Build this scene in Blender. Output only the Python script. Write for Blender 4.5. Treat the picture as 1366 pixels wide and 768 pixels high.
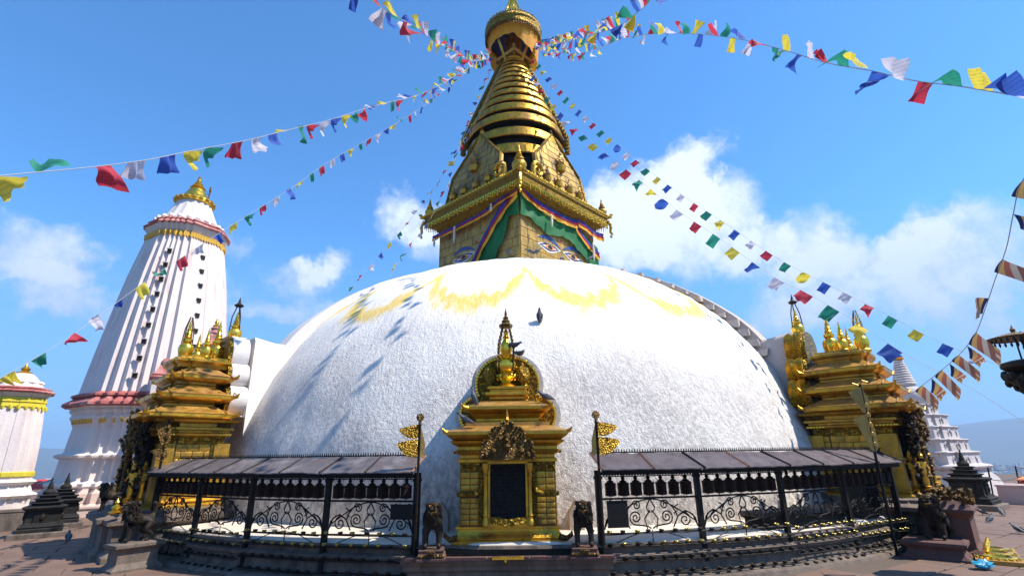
import bpy, math, random
from mathutils import Vector, Matrix, noise
R=math.radians; PI=math.pi
sin,cos=math.sin,math.cos
random.seed(7)
scene=bpy.context.scene
for o in list(bpy.data.objects): bpy.data.objects.remove(o)
COL=scene.collection
# ------------------------------------------------------------------ camera
cam=bpy.data.cameras.new('camera'); cam.lens=18.0; cam.sensor_width=36.0
cam.clip_start=0.05; cam.clip_end=30000
camo=bpy.data.objects.new('camera',cam); COL.objects.link(camo)
camo.matrix_world=Matrix.Translation((0,0,2.0))@Matrix.Rotation(R(108.0),4,'X')@Matrix.Rotation(-0.014,4,'Z')
scene.camera=camo
scene.view_settings.view_transform='Standard'; scene.view_settings.look='None'
scene.view_settings.gamma=1; scene.view_settings.exposure=0.66
scene.render.engine='CYCLES'
# ------------------------------------------------------------------ light
SUN=Vector((0.565,-0.10,0.82)).normalized()
sl=bpy.data.lights.new('sun','SUN'); sl.energy=4.9; sl.angle=R(0.53); sl.color=(1.0,0.925,0.81)
so=bpy.data.objects.new('sun',sl); COL.objects.link(so)
so.rotation_euler=(-SUN).to_track_quat('-Z','Y').to_euler()
W=bpy.data.worlds.new('World'); scene.world=W; W.use_nodes=True
NT=W.node_tree; NT.nodes.clear()
class NB:
    """small helper to write node maths"""
    def __init__(s,nt): s.nt=nt
    def n(s,t,**k):
        x=s.nt.nodes.new(t)
        for a,b in k.items(): setattr(x,a,b)
        return x
    def put(s,sock,v):
        if isinstance(v,bpy.types.NodeSocket): s.nt.links.new(v,sock)
        elif v is not None: sock.default_value=v
    def m(s,op,a,b=None,c=None,clamp=False):
        x=s.n('ShaderNodeMath',operation=op); x.use_clamp=clamp
        s.put(x.inputs[0],a); s.put(x.inputs[1],b)
        if c is not None: s.put(x.inputs[2],c)
        return x.outputs[0]
    def vm(s,op,a,b=None):
        x=s.n('ShaderNodeVectorMath',operation=op); s.put(x.inputs[0],a); s.put(x.inputs[1],b); return x.outputs[0]
    def noise(s,vec,scale,detail=4,rough=.55,dist=0.):
        x=s.n('ShaderNodeTexNoise'); s.put(x.inputs['Vector'],vec); x.inputs['Scale'].default_value=scale
        x.inputs['Detail'].default_value=detail; x.inputs['Roughness'].default_value=rough; x.inputs['Distortion'].default_value=dist
        return x.outputs['Fac']
    def mapr(s,v,a,b,c=0.,d=1.,smooth=False):
        x=s.n('ShaderNodeMapRange'); x.interpolation_type='SMOOTHSTEP' if smooth else 'LINEAR'
        s.put(x.inputs[0],v)
        for i,q in zip((1,2,3,4),(a,b,c,d)): s.put(x.inputs[i],q)
        return x.outputs[0]
    def mix(s,f,a,b,mode='MIX'):
        x=s.n('ShaderNodeMix',data_type='RGBA',blend_type=mode)
        s.put(x.inputs['Factor'],f)
        s.put(x.inputs['A'],a if not isinstance(a,tuple) else tuple(a)[:3]+(1,)); s.put(x.inputs['B'],b if not isinstance(b,tuple) else tuple(b)[:3]+(1,))
        return x.outputs['Result']
    def sep(s,v):
        x=s.n('ShaderNodeSeparateXYZ'); s.put(x.inputs[0],v); return x.outputs
    def comb(s,a,b,c):
        x=s.n('ShaderNodeCombineXYZ'); s.put(x.inputs[0],a); s.put(x.inputs[1],b); s.put(x.inputs[2],c); return x.outputs[0]
nb=NB(NT)
sky=nb.n('ShaderNodeTexSky',sky_type='NISHITA'); sky.sun_disc=False
sky.sun_elevation=math.asin(SUN.z); sky.sun_rotation=math.atan2(SUN.x,SUN.y)
sky.altitude=1300; sky.air_density=1.0; sky.dust_density=0.6; sky.ozone_density=2.5
tc=nb.n('ShaderNodeTexCoord'); D=nb.vm('NORMALIZE',tc.outputs['Generated'])
dx,dy,dz=nb.sep(D)
az=nb.m('MULTIPLY',nb.m('ARCTAN2',dx,dy),180/PI); el=nb.m('MULTIPLY',nb.m('ARCSINE',dz),180/PI)
wn=nb.noise(D,7.0,7,.62); wn2=nb.noise(nb.vm('ADD',D,(3.1,1.7,.4)),7.0,7,.62)
azw=nb.m('ADD',az,nb.m('MULTIPLY',nb.m('SUBTRACT',wn,.5),17)); elw=nb.m('ADD',el,nb.m('MULTIPLY',nb.m('SUBTRACT',wn2,.5),11))
# cumulus heaps low in the sky: (azimuth, elevation, half width, half height, density) in degrees
CL=[(-45.0,16.6,5.0,2.5,1.05),(-42.2,13.6,4.6,2.2,.95),(-52,14,5,2.5,.7),(-12.4,25.4,4.4,2.8,.95),(-9.7,22.7,4.2,2.8,.8),(-22.9,17.6,4.2,2.0,.8),(-20.3,18.9,3.2,1.6,.8),(-23.6,13.8,3.6,1.8,.8),(-29.1,14.6,3.0,2.4,.7),(-30.5,19.5,2.2,2.6,.6),
    (20.4,29.0,3.9,3.3,1.25),(15.4,26.0,6.6,4.8,1.5),(20.8,22.8,7.8,5.0,1.2),(12.5,22.5,5.5,3.8,1.3),(27.4,18.8,4.5,3.0,.8),(32.7,19.6,3.8,3.0,.85),(35.7,15.4,6.6,4.2,.95),(41.3,17.6,4.0,2.6,.9),(45.8,16.0,4.0,3.2,.85),(42.4,11.0,5.2,4.2,.8),(29.0,12.8,5.0,3.0,.75),
    (60,14,8,4,.9),(80,18,9,5,1),(-75,15,8,4,.9),(-100,20,9,4,.9),(115,15,10,5,1),(150,20,9,6,1),(-150,16,10,5,1),(180,12,8,4,.9)]
tot=None
for a,e,w,h,d in CL:
    q=nb.m('ADD',nb.m('POWER',nb.m('DIVIDE',nb.m('SUBTRACT',azw,a),w*1.25),2),nb.m('POWER',nb.m('DIVIDE',nb.m('SUBTRACT',elw,e),h*1.25),2))
    g=nb.m('MULTIPLY',nb.m('SUBTRACT',1.0,q,clamp=True),d)
    tot=g if tot is None else nb.m('ADD',tot,g)
fine=nb.noise(D,26,6,.65)
cover=nb.mapr(nb.m('ADD',tot,nb.m('MULTIPLY',nb.m('SUBTRACT',fine,.5),.7)),.12,1.15,0,1,True)
wisp=nb.m('MULTIPLY',nb.mapr(nb.noise(nb.vm('MULTIPLY',D,(1,1,2.2)),4.2,6,.6,.3),.5,.78,0,1,True),nb.mapr(el,26,9,0,.45))
cover=nb.m('MAXIMUM',cover,wisp)
shade=nb.mapr(nb.m('ADD',fine,nb.m('MULTIPLY',tot,.35)),.45,.95)
ccol=nb.mix(shade,(4.3,5.2,7.9),(8.2,8.9,10.2))
ccol=nb.mix(nb.mapr(el,24,8,0,.75),ccol,(3.2,4.1,6.6))
skc=nb.mix(1.0,sky.outputs[0],(0.80,1.60,2.12),'MULTIPLY')
skc=nb.mix(nb.mapr(el,24,2,0,.66,True),skc,(1.7,2.9,5.2))
bg=nb.n('ShaderNodeBackground'); bg.inputs[1].default_value=0.088
nb.put(bg.inputs[0],nb.mix(nb.m('MULTIPLY',cover,.88),skc,ccol))
out=nb.n('ShaderNodeOutputWorld'); NT.links.new(bg.outputs[0],out.inputs[0])

# ------------------------------------------------------------------ mesh helpers
class MB:
    def __init__(s): s.v=[];s.f=[];s.M=None
    def add(s,vs,fs):
        b=len(s.v)
        if s.M is not None: vs=[s.M@Vector(p) for p in vs]
        s.v.extend([tuple(p) for p in vs]); s.f.extend([tuple(i+b for i in f) for f in fs])
    def box(s,c,d,rz=0,top=1.0):
        x,y,z=d[0]/2,d[1]/2,d[2]/2; cr,sr=cos(rz),sin(rz); vs=[]
        for zz,k in ((-z,1),(z,top)):
            for a,b in ((-x,-y),(x,-y),(x,y),(-x,y)):
                a*=k;b*=k; vs.append((c[0]+a*cr-b*sr,c[1]+a*sr+b*cr,c[2]+zz))
        s.add(vs,[(3,2,1,0),(4,5,6,7),(0,1,5,4),(1,2,6,5),(2,3,7,6),(3,0,4,7)])
    def loft(s,rings,caps=True,close=True):
        n=len(rings[0]); vs=[p for r in rings for p in r]; fs=[]
        for i in range(len(rings)-1):
            for j in range(n if close else n-1):
                a=i*n+j;b=i*n+(j+1)%n; fs.append((a,b,b+n,a+n))
        if caps: fs.append(tuple(range(n-1,-1,-1))); fs.append(tuple((len(rings)-1)*n+j for j in range(n)))
        s.add(vs,fs)
    def lathe(s,prof,n=16,c=(0,0,0),a0=0,a1=2*PI,sx=1,sy=1,caps=True):
        full=abs(a1-a0-2*PI)<1e-6; m=n if full else n+1
        rings=[[(c[0]+r*sx*sin(a0+(a1-a0)*j/n),c[1]-r*sy*cos(a0+(a1-a0)*j/n),c[2]+z) for j in range(m)] for r,z in prof]
        s.loft(rings,caps and full,full)
    def mould(s,poly,prof,z0=0,caps=True):
        rings=[[(x,y,z0+z) for x,y in offs(poly,o)] for o,z in prof]; s.loft(rings,caps)
    def tube(s,path,r,n=5,taper=None,caps=True):
        path=[Vector(p) for p in path]; rings=[]; up=Vector((0,0,1))
        for i,p in enumerate(path):
            t=(path[min(i+1,len(path)-1)]-path[max(i-1,0)])
            if t.length<1e-9: t=Vector((0,0,1))
            t.normalize()
            ref=up if abs(t.z)<.9 else Vector((0,1,0)) if i==0 else ref
            u=t.cross(ref); 
            if u.length<1e-6: u=t.cross(Vector((1,0,0)))
            u.normalize(); w=u.cross(t); rr=r if taper is None else r*taper[i]
            rings.append([tuple(p+u*(rr*cos(2*PI*k/n))+w*(rr*sin(2*PI*k/n))) for k in range(n)])
        s.loft(rings,caps)
    def ell(s,c,r,nu=8,nv=6):
        pr=[(max(1e-3,sin(PI*i/nv)),-cos(PI*i/nv)) for i in range(nv+1)]
        s.loft([[(c[0]+r[0]*a*cos(2*PI*k/nu),c[1]+r[1]*a*sin(2*PI*k/nu),c[2]+r[2]*b) for k in range(nu)] for a,b in pr])
    def slab(s,pts,th):
        """flat outline (list of 3D points) given thickness th (vector)"""
        th=Vector(th); a=[Vector(p) for p in pts]; n=len(a)
        s.add(a+[p+th for p in a],[tuple(range(n-1,-1,-1)),tuple(range(n,2*n))]+[(i,(i+1)%n,(i+1)%n+n,i+n) for i in range(n)])
    def mesh(s,name,smooth=40):
        me=bpy.data.meshes.new(name); me.from_pydata(s.v,[],s.f)
        if smooth: me.polygons.foreach_set('use_smooth',[True]*len(me.polygons)); me.set_sharp_from_angle(angle=R(smooth))
        me.update(); return me
def offs(poly,o):
    if abs(o)<1e-9: return list(poly)
    n=len(poly);out=[]
    for i in range(n):
        a=Vector(poly[i-1]);b=Vector(poly[i]);c=Vector(poly[(i+1)%n])
        e1=(b-a).normalized();e2=(c-b).normalized(); n1=Vector((e1.y,-e1.x));n2=Vector((e2.y,-e2.x))
        k=1+n1.dot(n2); q=(n1+n2)/max(k,.3); out.append((b.x+q.x*o,b.y+q.y*o))
    return out
def rect(a,b,cx=0,cy=0): return [(cx-a,cy-b),(cx+a,cy-b),(cx+a,cy+b),(cx-a,cy+b)]
def redent(a,b,w,d,cx=0,cy=0):
    """rectangle a x b (half sizes) whose sides step out by d over the half widths w"""
    p=[(-a,-b),(-w*a,-b),(-w*a,-b-d),(w*a,-b-d),(w*a,-b),(a,-b),(a,-w*b),(a+d,-w*b),(a+d,w*b),(a,w*b),(a,b),(w*a,b),(w*a,b+d),(-w*a,b+d),(-w*a,b),(-a,b),(-a,w*b),(-a-d,w*b),(-a-d,-w*b),(-a,-w*b)]
    return [(cx+x,cy+y) for x,y in p]
KIDS={}
def link(o,parent=None):
    COL.objects.link(o)
    if parent is not None: o.parent=parent; KIDS.setdefault(parent.name,[]).append(o)
    return o
def obj(name,mb,mat,parent=None,loc=None,rz=0,smooth=40,label=None,kind=None):
    me=mb.mesh(name,smooth) if isinstance(mb,MB) else mb
    if mat is not None and len(me.materials)==0: me.materials.append(mat)
    o=bpy.data.objects.new(name,me); link(o,parent)
    if loc is not None: o.location=loc
    if rz: o.rotation_euler=(0,0,rz)
    if mat is not None and me.materials[0]!=mat:
        o.material_slots[0].link='OBJECT'; o.material_slots[0].material=mat
    if label: o['label']=label
    if kind: o['kind']=kind
    return o
def tag(o,label,cat,group=None):
    o['label']=label; o['category']=cat
    if group: o['group']=group
    return o
def thing(name,label,cat,loc=(0,0,0),rz=0,group=None):
    o=bpy.data.objects.new(name,None); o.empty_display_size=.1; COL.objects.link(o); o.location=loc; o.rotation_euler=(0,0,rz)
    return tag(o,label,cat,group)
def dup(o,parent=None,loc=None,rz=None,label=None):
    c=o.copy(); link(c,parent)
    if loc is not None: c.location=loc
    if rz is not None: c.rotation_euler=(0,0,rz)
    if label: c['label']=label
    for ch in KIDS.get(o.name,[]): dup(ch,c)
    return c
def struct(name,mb,mat,parent=None,smooth=40):
    return obj(name,mb,mat,parent,smooth=smooth,kind='structure' if parent is None else None)
def skin(name,joints,edges,sub=2):
    """one continuous body grown from a skeleton: joints = {key:(x,y,z,r)} or (x,y,z,rx,ry)"""
    keys=list(joints); me=bpy.data.meshes.new('skeleton')
    me.from_pydata([joints[k][:3] for k in keys],[(keys.index(a),keys.index(b)) for a,b in edges],[])
    o=bpy.data.objects.new('skeleton',me); COL.objects.link(o)
    m=o.modifiers.new('s','SKIN'); m.use_smooth_shade=True; m2=o.modifiers.new('u','SUBSURF'); m2.levels=sub; m2.render_levels=sub
    sv=me.skin_vertices[0].data
    for i,k in enumerate(keys):
        j=joints[k]; sv[i].radius=(j[3],j[4] if len(j)>4 else j[3]); sv[i].use_root=(i==0)
    dg=bpy.context.evaluated_depsgraph_get(); dg.update()
    r=bpy.data.meshes.new_from_object(o.evaluated_get(dg)); r.name=name
    bpy.data.objects.remove(o); bpy.data.meshes.remove(me)
    r.polygons.foreach_set('use_smooth',[True]*len(r.polygons)); r.materials.clear()
    return r
# ------------------------------------------------------------------ materials
def mat(name,base,rough=.6,metal=0.,var=.18,dirt=None,dirt_amt=0.,nscale=6,bump=.3,bscale=40,streak=0.,relief=0.,rscale=20,transl=0.,obj_space=True,spec=None,tone2=None):
    m=bpy.data.materials.new(name); m.use_nodes=True; nt=m.node_tree; nt.nodes.clear(); b=NB(nt)
    p=b.n('ShaderNodeBsdfPrincipled'); o=b.n('ShaderNodeOutputMaterial'); t=b.n('ShaderNodeTexCoord')
    geo=b.n('ShaderNodeNewGeometry'); oi=b.n('ShaderNodeObjectInfo')
    pos=geo.outputs['Position']
    n1=b.noise(pos,nscale,6,.6); n2=b.noise(pos,nscale*.22,3,.5)
    col=b.mix(b.mapr(n1,.3,.7),tuple(c*(1-var) for c in base),tuple(min(1,c*(1+var)) for c in base))
    col=b.mix(b.m('MULTIPLY',oi.outputs['Random'],.22),col,tuple(c*.72 for c in base))
    if tone2 is not None:
        n3=b.noise(b.vm('MULTIPLY',pos,(1,1,.45)),2.6,6,.68,.4); col=b.mix(b.mapr(n3,.47,.66,0,.85,True),col,tone2)
    rg=b.mapr(n1,.3,.7,max(.05,rough-.1),min(1,rough+.12))
    if dirt is not None:
        if streak: 
            sv=b.vm('MULTIPLY',pos,(1,1,streak)); ns=b.noise(sv,nscale*1.6,5,.65)
            f=b.mapr(b.m('ADD',b.m('MULTIPLY',ns,.65),b.m('MULTIPLY',n2,.35)),.62-.3*dirt_amt,.72,0,1,True)
        else: f=b.mapr(b.m('ADD',b.m('MULTIPLY',n1,.5),b.m('MULTIPLY',n2,.5)),.62-.3*dirt_amt,.74,0,1,True)
        f=b.m('MULTIPLY',f,min(1,.35+dirt_amt)); col=b.mix(f,col,dirt)
        rg=b.m('ADD',rg,b.m('MULTIPLY',f,.25),clamp=True)
        if metal: b.put(p.inputs['Metallic'],b.m('MULTIPLY',b.m('SUBTRACT',1.0,b.m('MULTIPLY',f,.8)),metal))
    elif metal: p.inputs['Metallic'].default_value=metal
    b.put(p.inputs['Base Color'],col); b.put(p.inputs['Roughness'],rg)
    if spec is not None: p.inputs['Specular IOR Level'].default_value=spec
    h=b.m('MULTIPLY',b.noise(pos,bscale,4,.6),bump)
    if relief:
        v=b.n('ShaderNodeTexVoronoi',feature='SMOOTH_F1'); b.put(v.inputs['Vector'],b.vm('ADD',pos,b.comb(b.m('MULTIPLY',n1,.08),b.m('MULTIPLY',n2,.1),0.))); v.inputs['Scale'].default_value=rscale
        w=b.noise(pos,rscale*.9,3,.5,1.5)
        h=b.m('ADD',h,b.m('MULTIPLY',b.m('ADD',v.outputs['Distance'],w),relief))
        # grime and recess shade painted into the chased pattern
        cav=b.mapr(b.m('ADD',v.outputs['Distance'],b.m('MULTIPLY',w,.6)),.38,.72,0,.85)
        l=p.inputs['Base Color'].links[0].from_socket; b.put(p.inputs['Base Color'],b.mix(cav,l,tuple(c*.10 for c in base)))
    bp=b.n('ShaderNodeBump'); bp.inputs['Strength'].default_value=.6; bp.inputs['Distance'].default_value=.045 if relief else .02; b.put(bp.inputs['Height'],h)
    nt.links.new(bp.outputs[0],p.inputs['Normal'])
    sh=p.outputs[0]
    if transl:
        tr=b.n('ShaderNodeBsdfTranslucent'); b.put(tr.inputs[0],col); mx=b.n('ShaderNodeMixShader'); mx.inputs[0].default_value=transl
        nt.links.new(sh,mx.inputs[1]); nt.links.new(tr.outputs[0],mx.inputs[2]); sh=mx.outputs[0]
    nt.links.new(sh,o.inputs[0]); return m
GOLD=(.78,.47,.055)
M={}
M['gold']=mat('gilt_copper',(.66,.36,.035),.34,.85,.25,(.05,.032,.012),.45,5,.8,22,tone2=(.36,.19,.035))
M['gold_panel']=mat('gilt_panel',(.52,.29,.033),.42,.72,.25,(.07,.045,.015),.5,4,.9,18,streak=.3,tone2=(.34,.20,.035))
M['gold_joint']=mat('dark_joint_behind_gilt',(.12,.075,.02),.6,.4,.2,None,0,4,.6,22)
M['gold_bright']=mat('bright_gilt',(.90,.56,.06),.24,.95,.12,(.1,.06,.01),.08,6,.3,25)
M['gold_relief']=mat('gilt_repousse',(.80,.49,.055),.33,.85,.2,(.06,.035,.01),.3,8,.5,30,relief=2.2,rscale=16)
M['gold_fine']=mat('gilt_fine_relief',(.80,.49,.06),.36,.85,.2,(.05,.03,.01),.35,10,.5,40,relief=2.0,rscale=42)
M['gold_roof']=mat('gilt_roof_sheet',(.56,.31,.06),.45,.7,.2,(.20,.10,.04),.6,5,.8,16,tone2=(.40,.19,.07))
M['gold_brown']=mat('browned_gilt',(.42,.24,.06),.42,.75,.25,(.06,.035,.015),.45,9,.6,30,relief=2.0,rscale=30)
M['gold_dull']=mat('weathered_gilt_sheet',(.50,.31,.075),.46,.62,.22,(.10,.075,.04),.6,2.2,.9,14,streak=.35,tone2=(.33,.22,.07))
M['black']=mat('black_void_shade',(.006,.006,.006),.8,0,.2,None,0,6,.4,30)  # flat black stands in for the dark of openings and ring gaps
M['iron']=mat('black_painted_iron',(.010,.0095,.010),.6,.1,.3,(.045,.026,.016),.3,14,.5,50,spec=.2)
M['bronze']=mat('dark_bronze',(.024,.018,.013),.5,.3,.3,(.12,.07,.025),.25,16,.9,60,spec=.3)
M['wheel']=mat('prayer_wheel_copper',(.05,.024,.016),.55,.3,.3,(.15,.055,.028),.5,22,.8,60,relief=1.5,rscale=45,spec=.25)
M['brass']=mat('brass_lamp',(.42,.34,.10),.35,.8,.3,(.05,.04,.02),.55,18,.3,60)
M['tin']=mat('grey_roof_sheet',(.13,.11,.112),.48,.25,.3,(.10,.06,.055),.6,7,.8,16,tone2=(.24,.215,.22))
M['tin_dark']=mat('brown_roof_sheet',(.085,.062,.066),.5,.2,.3,(.05,.03,.03),.5,7,.8,16,tone2=(.11,.09,.095))
M['rust']=mat('rusty_batten',(.24,.10,.05),.7,.1,.3,(.08,.05,.04),.5,14,.5,30)
M['stone']=mat('old_stone',(.165,.125,.098),.85,0,.3,(.055,.045,.038),.75,3,1.2,24,streak=.25)
M['stone_pink']=mat('vermilion_stained_stone',(.115,.052,.042),.8,0,.35,(.045,.03,.025),.7,6,1.,24)
M['stone_dark']=mat('blackened_stone',(.022,.021,.020),.75,0,.35,(.05,.045,.033),.35,9,1.2,26,spec=.15)
M['slab']=mat('worn_paving_stone',(.165,.10,.07),.72,0,.25,(.07,.042,.034),.45,1.3,.8,16)
M['joint']=mat('paving_bed',(.12,.085,.065),.9,0,.25,(.07,.05,.04),.5,2,.8,20)
M['white']=mat('whitewashed_stone',(.66,.59,.55),.8,0,.05,(.47,.37,.33),.36,2.2,.8,16,streak=.14)
M['white_clean']=mat('fresh_whitewash',(.66,.62,.59),.8,0,.05,(.55,.47,.42),.25,2.5,.8,18,streak=.2)
M['white_pink']=mat('pink_stained_whitewash',(.68,.60,.57),.8,0,.08,(.46,.28,.25),.42,2.0,1.,14,streak=.12)
M['white_aged']=mat('weathered_whitewash',(.50,.46,.45),.85,0,.1,(.30,.25,.23),.6,3.0,1.2,12,streak=.3)
M['base_pink']=mat('pinkish_plinth_stone',(.55,.42,.36),.8,0,.15,(.25,.16,.12),.5,2.0,.8,16)
M['red']=mat('red_ochre_trim',(.33,.085,.075),.75,0,.25,(.55,.34,.31),.55,3,.6,20)
M['ochre']=mat('yellow_ochre_trim',(.62,.36,.04),.7,0,.2,(.4,.2,.04),.3,6,.6,24)
M['plaster_grey']=mat('grey_brown_plaster',(.46,.39,.34),.85,0,.15,(.24,.16,.12),.5,1.6,1.,14)
M['yellow_cloth']=mat('yellow_cloth',(.72,.60,.05),.8,0,.1,None,0,5,.6,20,transl=.2)
M['orange_cloth']=mat('saffron_cloth',(.85,.38,.02),.75,0,.12,None,0,4,.6,8,transl=.3)
M['green_cloth']=mat('green_cloth',(.008,.16,.045),.7,0,.2,None,0,3,.8,6,transl=.2)
M['blue_cloth']=mat('blue_cloth',(.03,.04,.30),.75,0,.15,None,0,5,.6,10,transl=.15)
M['red_cloth']=mat('red_cloth',(.42,.015,.03),.75,0,.15,None,0,5,.6,10,transl=.15)
M['gold_cloth']=mat('golden_cloth',(.85,.42,.02),.75,0,.1,None,0,5,.6,10,transl=.15)
M['white_cloth']=mat('white_cloth',(.72,.66,.55),.8,0,.1,None,0,8,.6,10,transl=.2)
M['eye_white']=mat('eye_white_paint',(.78,.74,.62),.6,0,.05,None,0,6,.2,20)
M['eye_blue']=mat('eye_blue_paint',(.03,.06,.22),.5,0,.2,None,0,8,.2,20)
M['eye_red']=mat('eye_red_paint',(.38,.05,.04),.5,0,.2,None,0,8,.2,20)
M['eye_black']=mat('eye_black_paint',(.01,.01,.015),.5,0,.2,None,0,8,.2,20)
M['eye_orange']=mat('eye_orange_paint',(.75,.30,.06),.5,0,.2,None,0,8,.2,20)
M['pigeon']=mat('pigeon_feathers',(.07,.075,.09),.6,0,.4,(.22,.24,.28),.35,60,.4,120)
M['plastic']=mat('blue_plastic',(.05,.42,.62),.3,0,.15,None,0,20,.8,30,transl=.3)
M['cord']=mat('pale_cord',(.42,.40,.38),.8,0,.1,None,0,20,.3,60)
M['wire']=mat('dark_wire',(.04,.04,.045),.6,0,.1,None,0,20,.3,60)
M['tarp_red']=mat('red_tarpaulin',(.55,.03,.02),.6,0,.15,None,0,3,.5,6)
M['tarp_orange']=mat('orange_tarpaulin',(.65,.20,.06),.6,0,.15,None,0,3,.5,6)
M['foliage']=mat('distant_foliage',(.055,.075,.035),.9,0,.35,None,0,.02,.3,1)
M['citywall']=mat('distant_house_plaster',(.42,.34,.30),.85,0,.3,None,0,.05,.2,1)
M['skirt']=M['stone']
def flagmat(name,base):
    m=mat(name,base,.8,0,.1,None,0,8,.5,14,transl=.42); nt=m.node_tree; b=NB(nt)
    p=[n for n in nt.nodes if n.type=='BSDF_PRINCIPLED'][0]; l=p.inputs['Base Color'].links[0].from_socket
    t=b.n('ShaderNodeTexCoord'); uv=t.outputs['Object']; x,y,z=b.sep(uv)
    # faint wood-block print: rows of broken lines inside a frame
    rows=b.m('SINE',b.m('MULTIPLY',z,150)); gl=b.noise(b.vm('MULTIPLY',uv,(1,1,.35)),130,2,.6)
    inx=b.mapr(b.m('ABSOLUTE',x),.115,.12,1,0); inz=b.m('MULTIPLY',b.mapr(z,-.035,-.03,1,0),b.mapr(z,-.265,-.26,0,1))
    f=b.m('MULTIPLY',b.m('MULTIPLY',b.mapr(rows,.0,.4),b.mapr(gl,.46,.56)),b.m('MULTIPLY',b.m('MULTIPLY',inx,inz),.45))
    c=b.mix(f,l,tuple(q*.25 for q in base)); nt.links.new(c,p.inputs['Base Color'])
    for n in nt.nodes:
        if n.type=='BSDF_TRANSLUCENT': nt.links.new(c,n.inputs[0])
    return m
FL={'blue':flagmat('flag_blue',(.05,.13,.52)),'white':flagmat('flag_white',(.70,.67,.76)),'red':flagmat('flag_red',(.62,.05,.085)),'green':flagmat('flag_green',(.03,.29,.20)),'yellow':flagmat('flag_yellow',(.80,.66,.08))}
def dome_mat():
    m=bpy.data.materials.new('whitewashed_dome'); m.use_nodes=True; nt=m.node_tree; nt.nodes.clear(); b=NB(nt)
    p=b.n('ShaderNodeBsdfPrincipled'); o=b.n('ShaderNodeOutputMaterial'); t=b.n('ShaderNodeTexCoord')
    pos=t.outputs['Object']; x,y,z=b.sep(pos)
    th=b.m('ARCTAN2',x,b.m('MULTIPLY',y,-1.0)); deg=b.m('MULTIPLY',th,180/PI)
    r=b.m('SQRT',b.m('ADD',b.m('MULTIPLY',x,x),b.m('MULTIPLY',y,y)))
    # drips run down the slope: stretched along the meridian
    sv=b.comb(b.m('MULTIPLY',cos_(b,th),9.0),b.m('MULTIPLY',sin_(b,th),9.0),b.m('MULTIPLY',z,.55))
    drip=b.noise(sv,11,5,.70,.25); drip2=b.noise(sv,21,3,.6,.2); lump=b.noise(pos,9,6,.7); big=b.noise(pos,.55,4,.55); fine=b.noise(pos,38,3,.6)
    # petals of saffron wash thrown from above: hanging arcs, cusps up
    u=b.m('DIVIDE',b.m('SUBTRACT',deg,-23.0-400.),20.2)   # petal index
    fr=b.m('SUBTRACT',b.m('FRACT',u),.5)
    arc=b.m('POWER',b.m('ABSOLUTE',b.m('MULTIPLY',fr,2.0)),3.0)
    zc=b.m('ADD',5.92,b.m('MULTIPLY',arc,1.45))
    dzz=b.m('ADD',b.m('SUBTRACT',z,zc),b.m('MULTIPLY',b.m('SUBTRACT',b.noise(sv,3.2,4,.6),.5),1.3))
    band=b.m('MULTIPLY',b.mapr(dzz,-.62,-.10,0,1,True),b.mapr(dzz,.05,.34,1,0,True))
    band=b.m('MULTIPLY',band,b.mapr(b.m('ADD',drip,b.m('MULTIPLY',lump,.3)),.38,.66,.35,1.))
    runs=b.m('MULTIPLY',b.mapr(drip,.66,.72,0,1,True),b.m('MULTIPLY',b.mapr(z,5.2,6.1,0,1),b.mapr(dzz,-1.5,-.3,0,.16)))
    white=b.mix(b.mapr(big,.35,.7),(.84,.79,.72),(.77,.715,.65))
    low=b.mapr(z,5.8,3.0,0,1,True)
    grime_shade=b.m('MULTIPLY',b.mapr(b.m('ADD',b.m('MULTIPLY',drip,.6),b.m('MULTIPLY',drip2,.45)),.40,.66,0,1),low)  # greyer lower dome: streaked dirt plus relief shade painted into the colour
    col=b.mix(b.m('MULTIPLY',grime_shade,b.mapr(big,.35,.62,.35,.95)),white,(.42,.38,.355))
    # broad older patches where the limewash has thinned, and thin rain streaks
    pat=b.m('MULTIPLY',b.mapr(b.noise(b.vm('MULTIPLY',pos,(1,1,.6)),1.1,6,.7,.6),.54,.66,0,.30,True),b.mapr(z,6.5,4.5,0,1,True)); col=b.mix(pat,col,(.56,.49,.43))
    strk=b.m('MULTIPLY',b.mapr(b.noise(b.comb(b.m('MULTIPLY',cos_(b,th),9.0),b.m('MULTIPLY',sin_(b,th),9.0),b.m('MULTIPLY',z,.16)),9.0,3,.5),.62,.70,0,.35,True),b.mapr(z,7.2,5.0,0,1)); col=b.mix(b.m('MULTIPLY',strk,1.3,clamp=True),col,(.50,.44,.39))
    foot=b.m('MULTIPLY',b.mapr(z,2.6,.8,0,1,True),b.mapr(drip,.42,.62,0,1)); col=b.mix(b.m('MULTIPLY',foot,.6),col,(.27,.23,.21))
    col=b.mix(b.m('MULTIPLY',b.mapr(fine,.60,.72,0,.35),b.mapr(z,7,4,0,1)),col,(.35,.32,.33))
    yel=b.mix(lump,(.80,.50,.05),(.84,.60,.14))
    col=b.mix(b.m('MAXIMUM',b.m('MULTIPLY',band,.92),runs),col,yel)
    b.put(p.inputs['Base Color'],col); p.inputs['Roughness'].default_value=.85; p.inputs['Specular IOR Level'].default_value=.2
    h=b.m('ADD',b.m('ADD',b.m('MULTIPLY',drip,1.7),b.m('MULTIPLY',drip2,.9)),b.m('ADD',b.m('MULTIPLY',lump,.35),b.m('MULTIPLY',fine,.8)))
    bp=b.n('ShaderNodeBump'); b.put(bp.inputs['Strength'],b.mapr(z,7.6,4.0,.10,.60)); bp.inputs['Distance'].default_value=.055; b.put(bp.inputs['Height'],h)
    nt.links.new(bp.outputs[0],p.inputs['Normal']); nt.links.new(p.outputs[0],o.inputs[0]); return m
def cos_(b,a): return b.m('COSINE',a)
def sin_(b,a): return b.m('SINE',a)
M['dome']=dome_mat()
CX,CY=.25,21.8
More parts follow.
